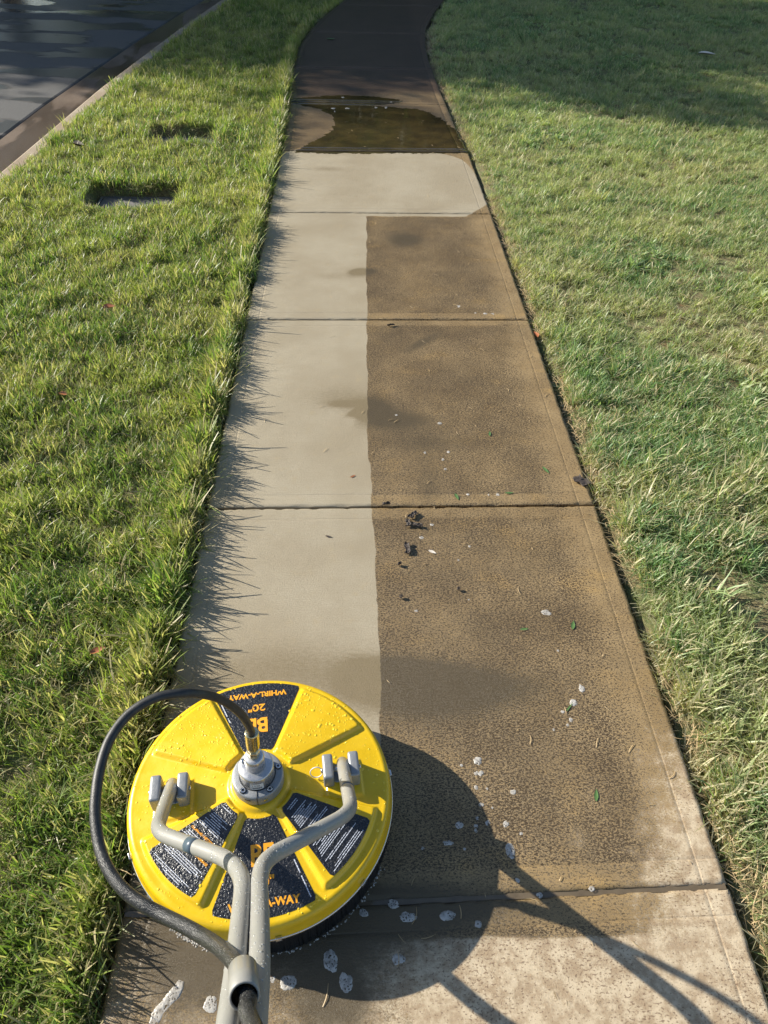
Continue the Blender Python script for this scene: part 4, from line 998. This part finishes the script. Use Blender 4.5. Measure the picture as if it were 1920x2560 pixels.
# ------------------------------------------------------------------ leaves, bark and litter
def leaf(px, length, width, rot, mat, label, cat='leaf', z0=.001, curl=.35, name='leaf', tilt=0, group=None):
    V = []; F = []; n_ = 9
    for i in range(n_+1):
        q = i/n_; w = width*math.sin(math.pi*q**.8)*.5+.0002; x = (q-.5)*length
        for s in (-1, 0, 1): V.append((x, s*w, abs(s)*w*curl+.12*length*(q-.5)**2*4*curl))
    for i in range(n_):
        for j in range(2): a = i*3+j; F.append((a, a+3, a+4, a+1))
    o = obj(name, mesh(name, V, F, True), mat); p = at(*px, z0, 1); o.location = p; o.rotation_euler = (tilt, 0, rot); tag(o, label, cat, group); return o
leaf(z5(866, 590), .034, .010, R(72), LEAFG, 'narrow green leaf on the stained slab right of the foam smear')
leaf(z5(960, 1282), .030, .009, R(75), LEAFG, 'green leaf on the sunlit slab above the corner of the shadow')
leaf(z5(294, 293), .026, .010, R(-30), LEAFW, 'pale curled leaf below the bark flakes')
leaf(z5(667, 607), .024, .008, R(10), LEAFG, 'green sprout lying left of the narrow green leaf', 'sprout'); 
leaf(z5(850, 925), .034, .004, R(48), LEAFG, 'green sprig with a foamy tip', 'sprig')
leaf(z4(998, 1368), .032, .010, R(-75), LEAFG, 'grey green leaf lying by the nearest full joint')
leaf(z4(1408, 1245), .038, .011, R(-65), LEAFG, 'green leaf near the right edge of the second slab')
leaf(z4(1150, 1077), .030, .008, R(80), LEAFG, 'small green leaf in the middle of the second slab')
leaf(z4(1240, 1350), .030, .008, R(3), LEAFG, 'green leaf lying along the joint line at the right')
leaf(z4(520, 1273), .022, .006, R(35), LEAFB, 'brown leaf bit on the washed half near the stain edge')
leaf((820*K, 1160*K), .02, .006, R(-10), BARK, 'thin dark twig bit on the washed slab', 'twig') if False else leaf((710*K, 1159*K), .022, .006, R(-15), BARK, 'thin dark twig bit on the washed slab', 'twig')
leaf((236*K, 665*K), .055, .035, R(20), LEAFB, 'rust red leaf in the grass strip', z0=.03, curl=.7); leaf((211*K, 1406*K), .040, .018, R(30), LEAFB, 'brown leaf in the grass strip left of the cleaner', z0=.045, curl=.6)
leaf((137*K, 851*K), .04, .02, R(-20), LEAFB, 'faded brown leaf low in the grass strip', z0=.022)
leaf((1527*K, 118*K), .16, .08, R(-15), LEAFW, 'large pale dead leaf on the shaded lawn', z0=.04, curl=.5); leaf((1157*K, 724*K), .05, .022, R(100), LEAFB, 'orange brown leaf at the right edge of the sidewalk', z0=.006, curl=.8)
leaf((168*K, 315*K), .10, .05, R(-20), BARK, 'dark crumpled leaf clump by the curb', z0=.03, curl=.9)
leaf((715*K, 85*K), .09, .03, R(10), LEAFG, 'dark green leaf on the shaded far sidewalk', curl=.5)
for q, (u, v, l) in enumerate([(1725/1.157, 1680/1.157, .05)]): pass
# bark flakes
def bark(px, sx, sy, rot, label):
    bm = bmesh.new(); bmesh.ops.create_grid(bm, x_segments=7, y_segments=4, size=.5); r_ = random.Random(int(px[0]))
    for vtx in bm.verts:
        x, y = vtx.co.x, vtx.co.y; vtx.co = Vector((x*sx*r_.uniform(.9, 1.1), y*sy*r_.uniform(.8, 1.3)+.2*sy*math.sin(x*7), .004+r_.uniform(-.0022, .0025)+.006*abs(y)))
    ex = bmesh.ops.extrude_face_region(bm, geom=bm.faces[:]); 
    for g_ in ex['geom']:
        if isinstance(g_, bmesh.types.BMVert): g_.co.z += .004
    me = bpy.data.meshes.new('bark_flake'); bm.to_mesh(me); bm.free(); o = obj('bark_flake', me, BARK); o.location = at(*px, 0, 1); o.rotation_euler = (0, 0, rot); tag(o, label, 'bark', 'bark flakes on the sidewalk')
bark(z5(215, 148), .034, .014, R(40), 'dark bark flake nearest the joint'); bark(z5(196, 180), .030, .012, R(85), 'upright dark bark flake above the pale leaf'); bark(z5(235, 190), .030, .010, R(-15), 'dark bark flake reaching right of the others')
bark(z5(192, 282), .042, .014, R(88), 'single oblong bark flake below the bark cluster'); bark(z5(168, 480), .010, .008, R(20), 'small bark crumb beside the stain edge'); bark(z5(160, 347), .011, .007, R(0), 'small bark crumb below the oblong flake')
bark(z5(108, 103), .026, .008, R(10), 'bark crumb lodged in the joint at the stain edge'); bark(z5(400, 448), .008, .006, 0, 'tiny bark crumb in the middle of the slab'); bark((1255*K, 1042*K), .05, .03, R(-60), 'dark clod at the right corner of the joint')
bark(z4(695, 582), .03, .006, R(8), 'thin brown bark crumbs just below the second joint')
# straw pieces that show singly
for q, (u, v, l, a) in enumerate([(868, 200, .03, -60), (960, 520, .03, -45), (960, 1088, .032, 80), (1092, 1110, .035, 70), (690, 1075, .028, 55), (1040, 1250, .03, -75), (822, 18, .035, -25), (270, 635, .025, -40), (1075, 530, .03, -60), (1255, 1215, .03, 20), (1270, 1045, .03, -40), (1180, 845, .03, -5), (565, 1217, .022, -20)]):
    p = at(*z5(u, v), 0, 1); me = blades_mesh('straw', [(0, 0, 0)], [l*.85], [.0016], [R(a)], q, .5); o = obj('straw', me, STRAW); o.location = p; tag(o, 'thin dry straw lying on the stained half of the sidewalk', 'straw', 'straws on the sidewalk')
for q, (u, v, l, a) in enumerate([(145, 840, .045, 60), (448, 560, .04, 40), (480, 608, .035, -5), (930, 785, .02, -85), (447, 428, .03, 80), (1140, 95, .03, -75), (1243, 148, .022, -40), (615, 540, .03, 75)]):
    p = at(*z6(u, v), 0, 1); me = blades_mesh('straw', [(0, 0, 0)], [l*.85], [.0017], [R(a)], 40+q, .6); o = obj('straw', me, STRAW); o.location = p; tag(o, 'dry grass blade lying on the wet slab around the cleaner shadow', 'straw', 'straws on the sidewalk')

# things alike in every other way are told apart by their order from the viewer
ORD = ['nearest', 'second nearest', 'third nearest', 'fourth nearest', 'fifth nearest', 'sixth nearest', 'seventh nearest', 'eighth nearest', 'ninth nearest', 'tenth nearest', 'eleventh nearest', 'twelfth nearest', 'thirteenth nearest', 'fourteenth nearest', 'fifteenth nearest', 'sixteenth nearest']
same = {}
for o in COL.objects:
    if o.parent is None and 'label' in o.keys() and 'group' in o.keys(): same.setdefault(o['label'], []).append(o)
for lb, os_ in same.items():
    if len(os_) > 1:
        os_.sort(key=lambda o: o.location.y)
        for k, o in enumerate(os_): o['label'] = ORD[min(k, 15)]+' '+lb
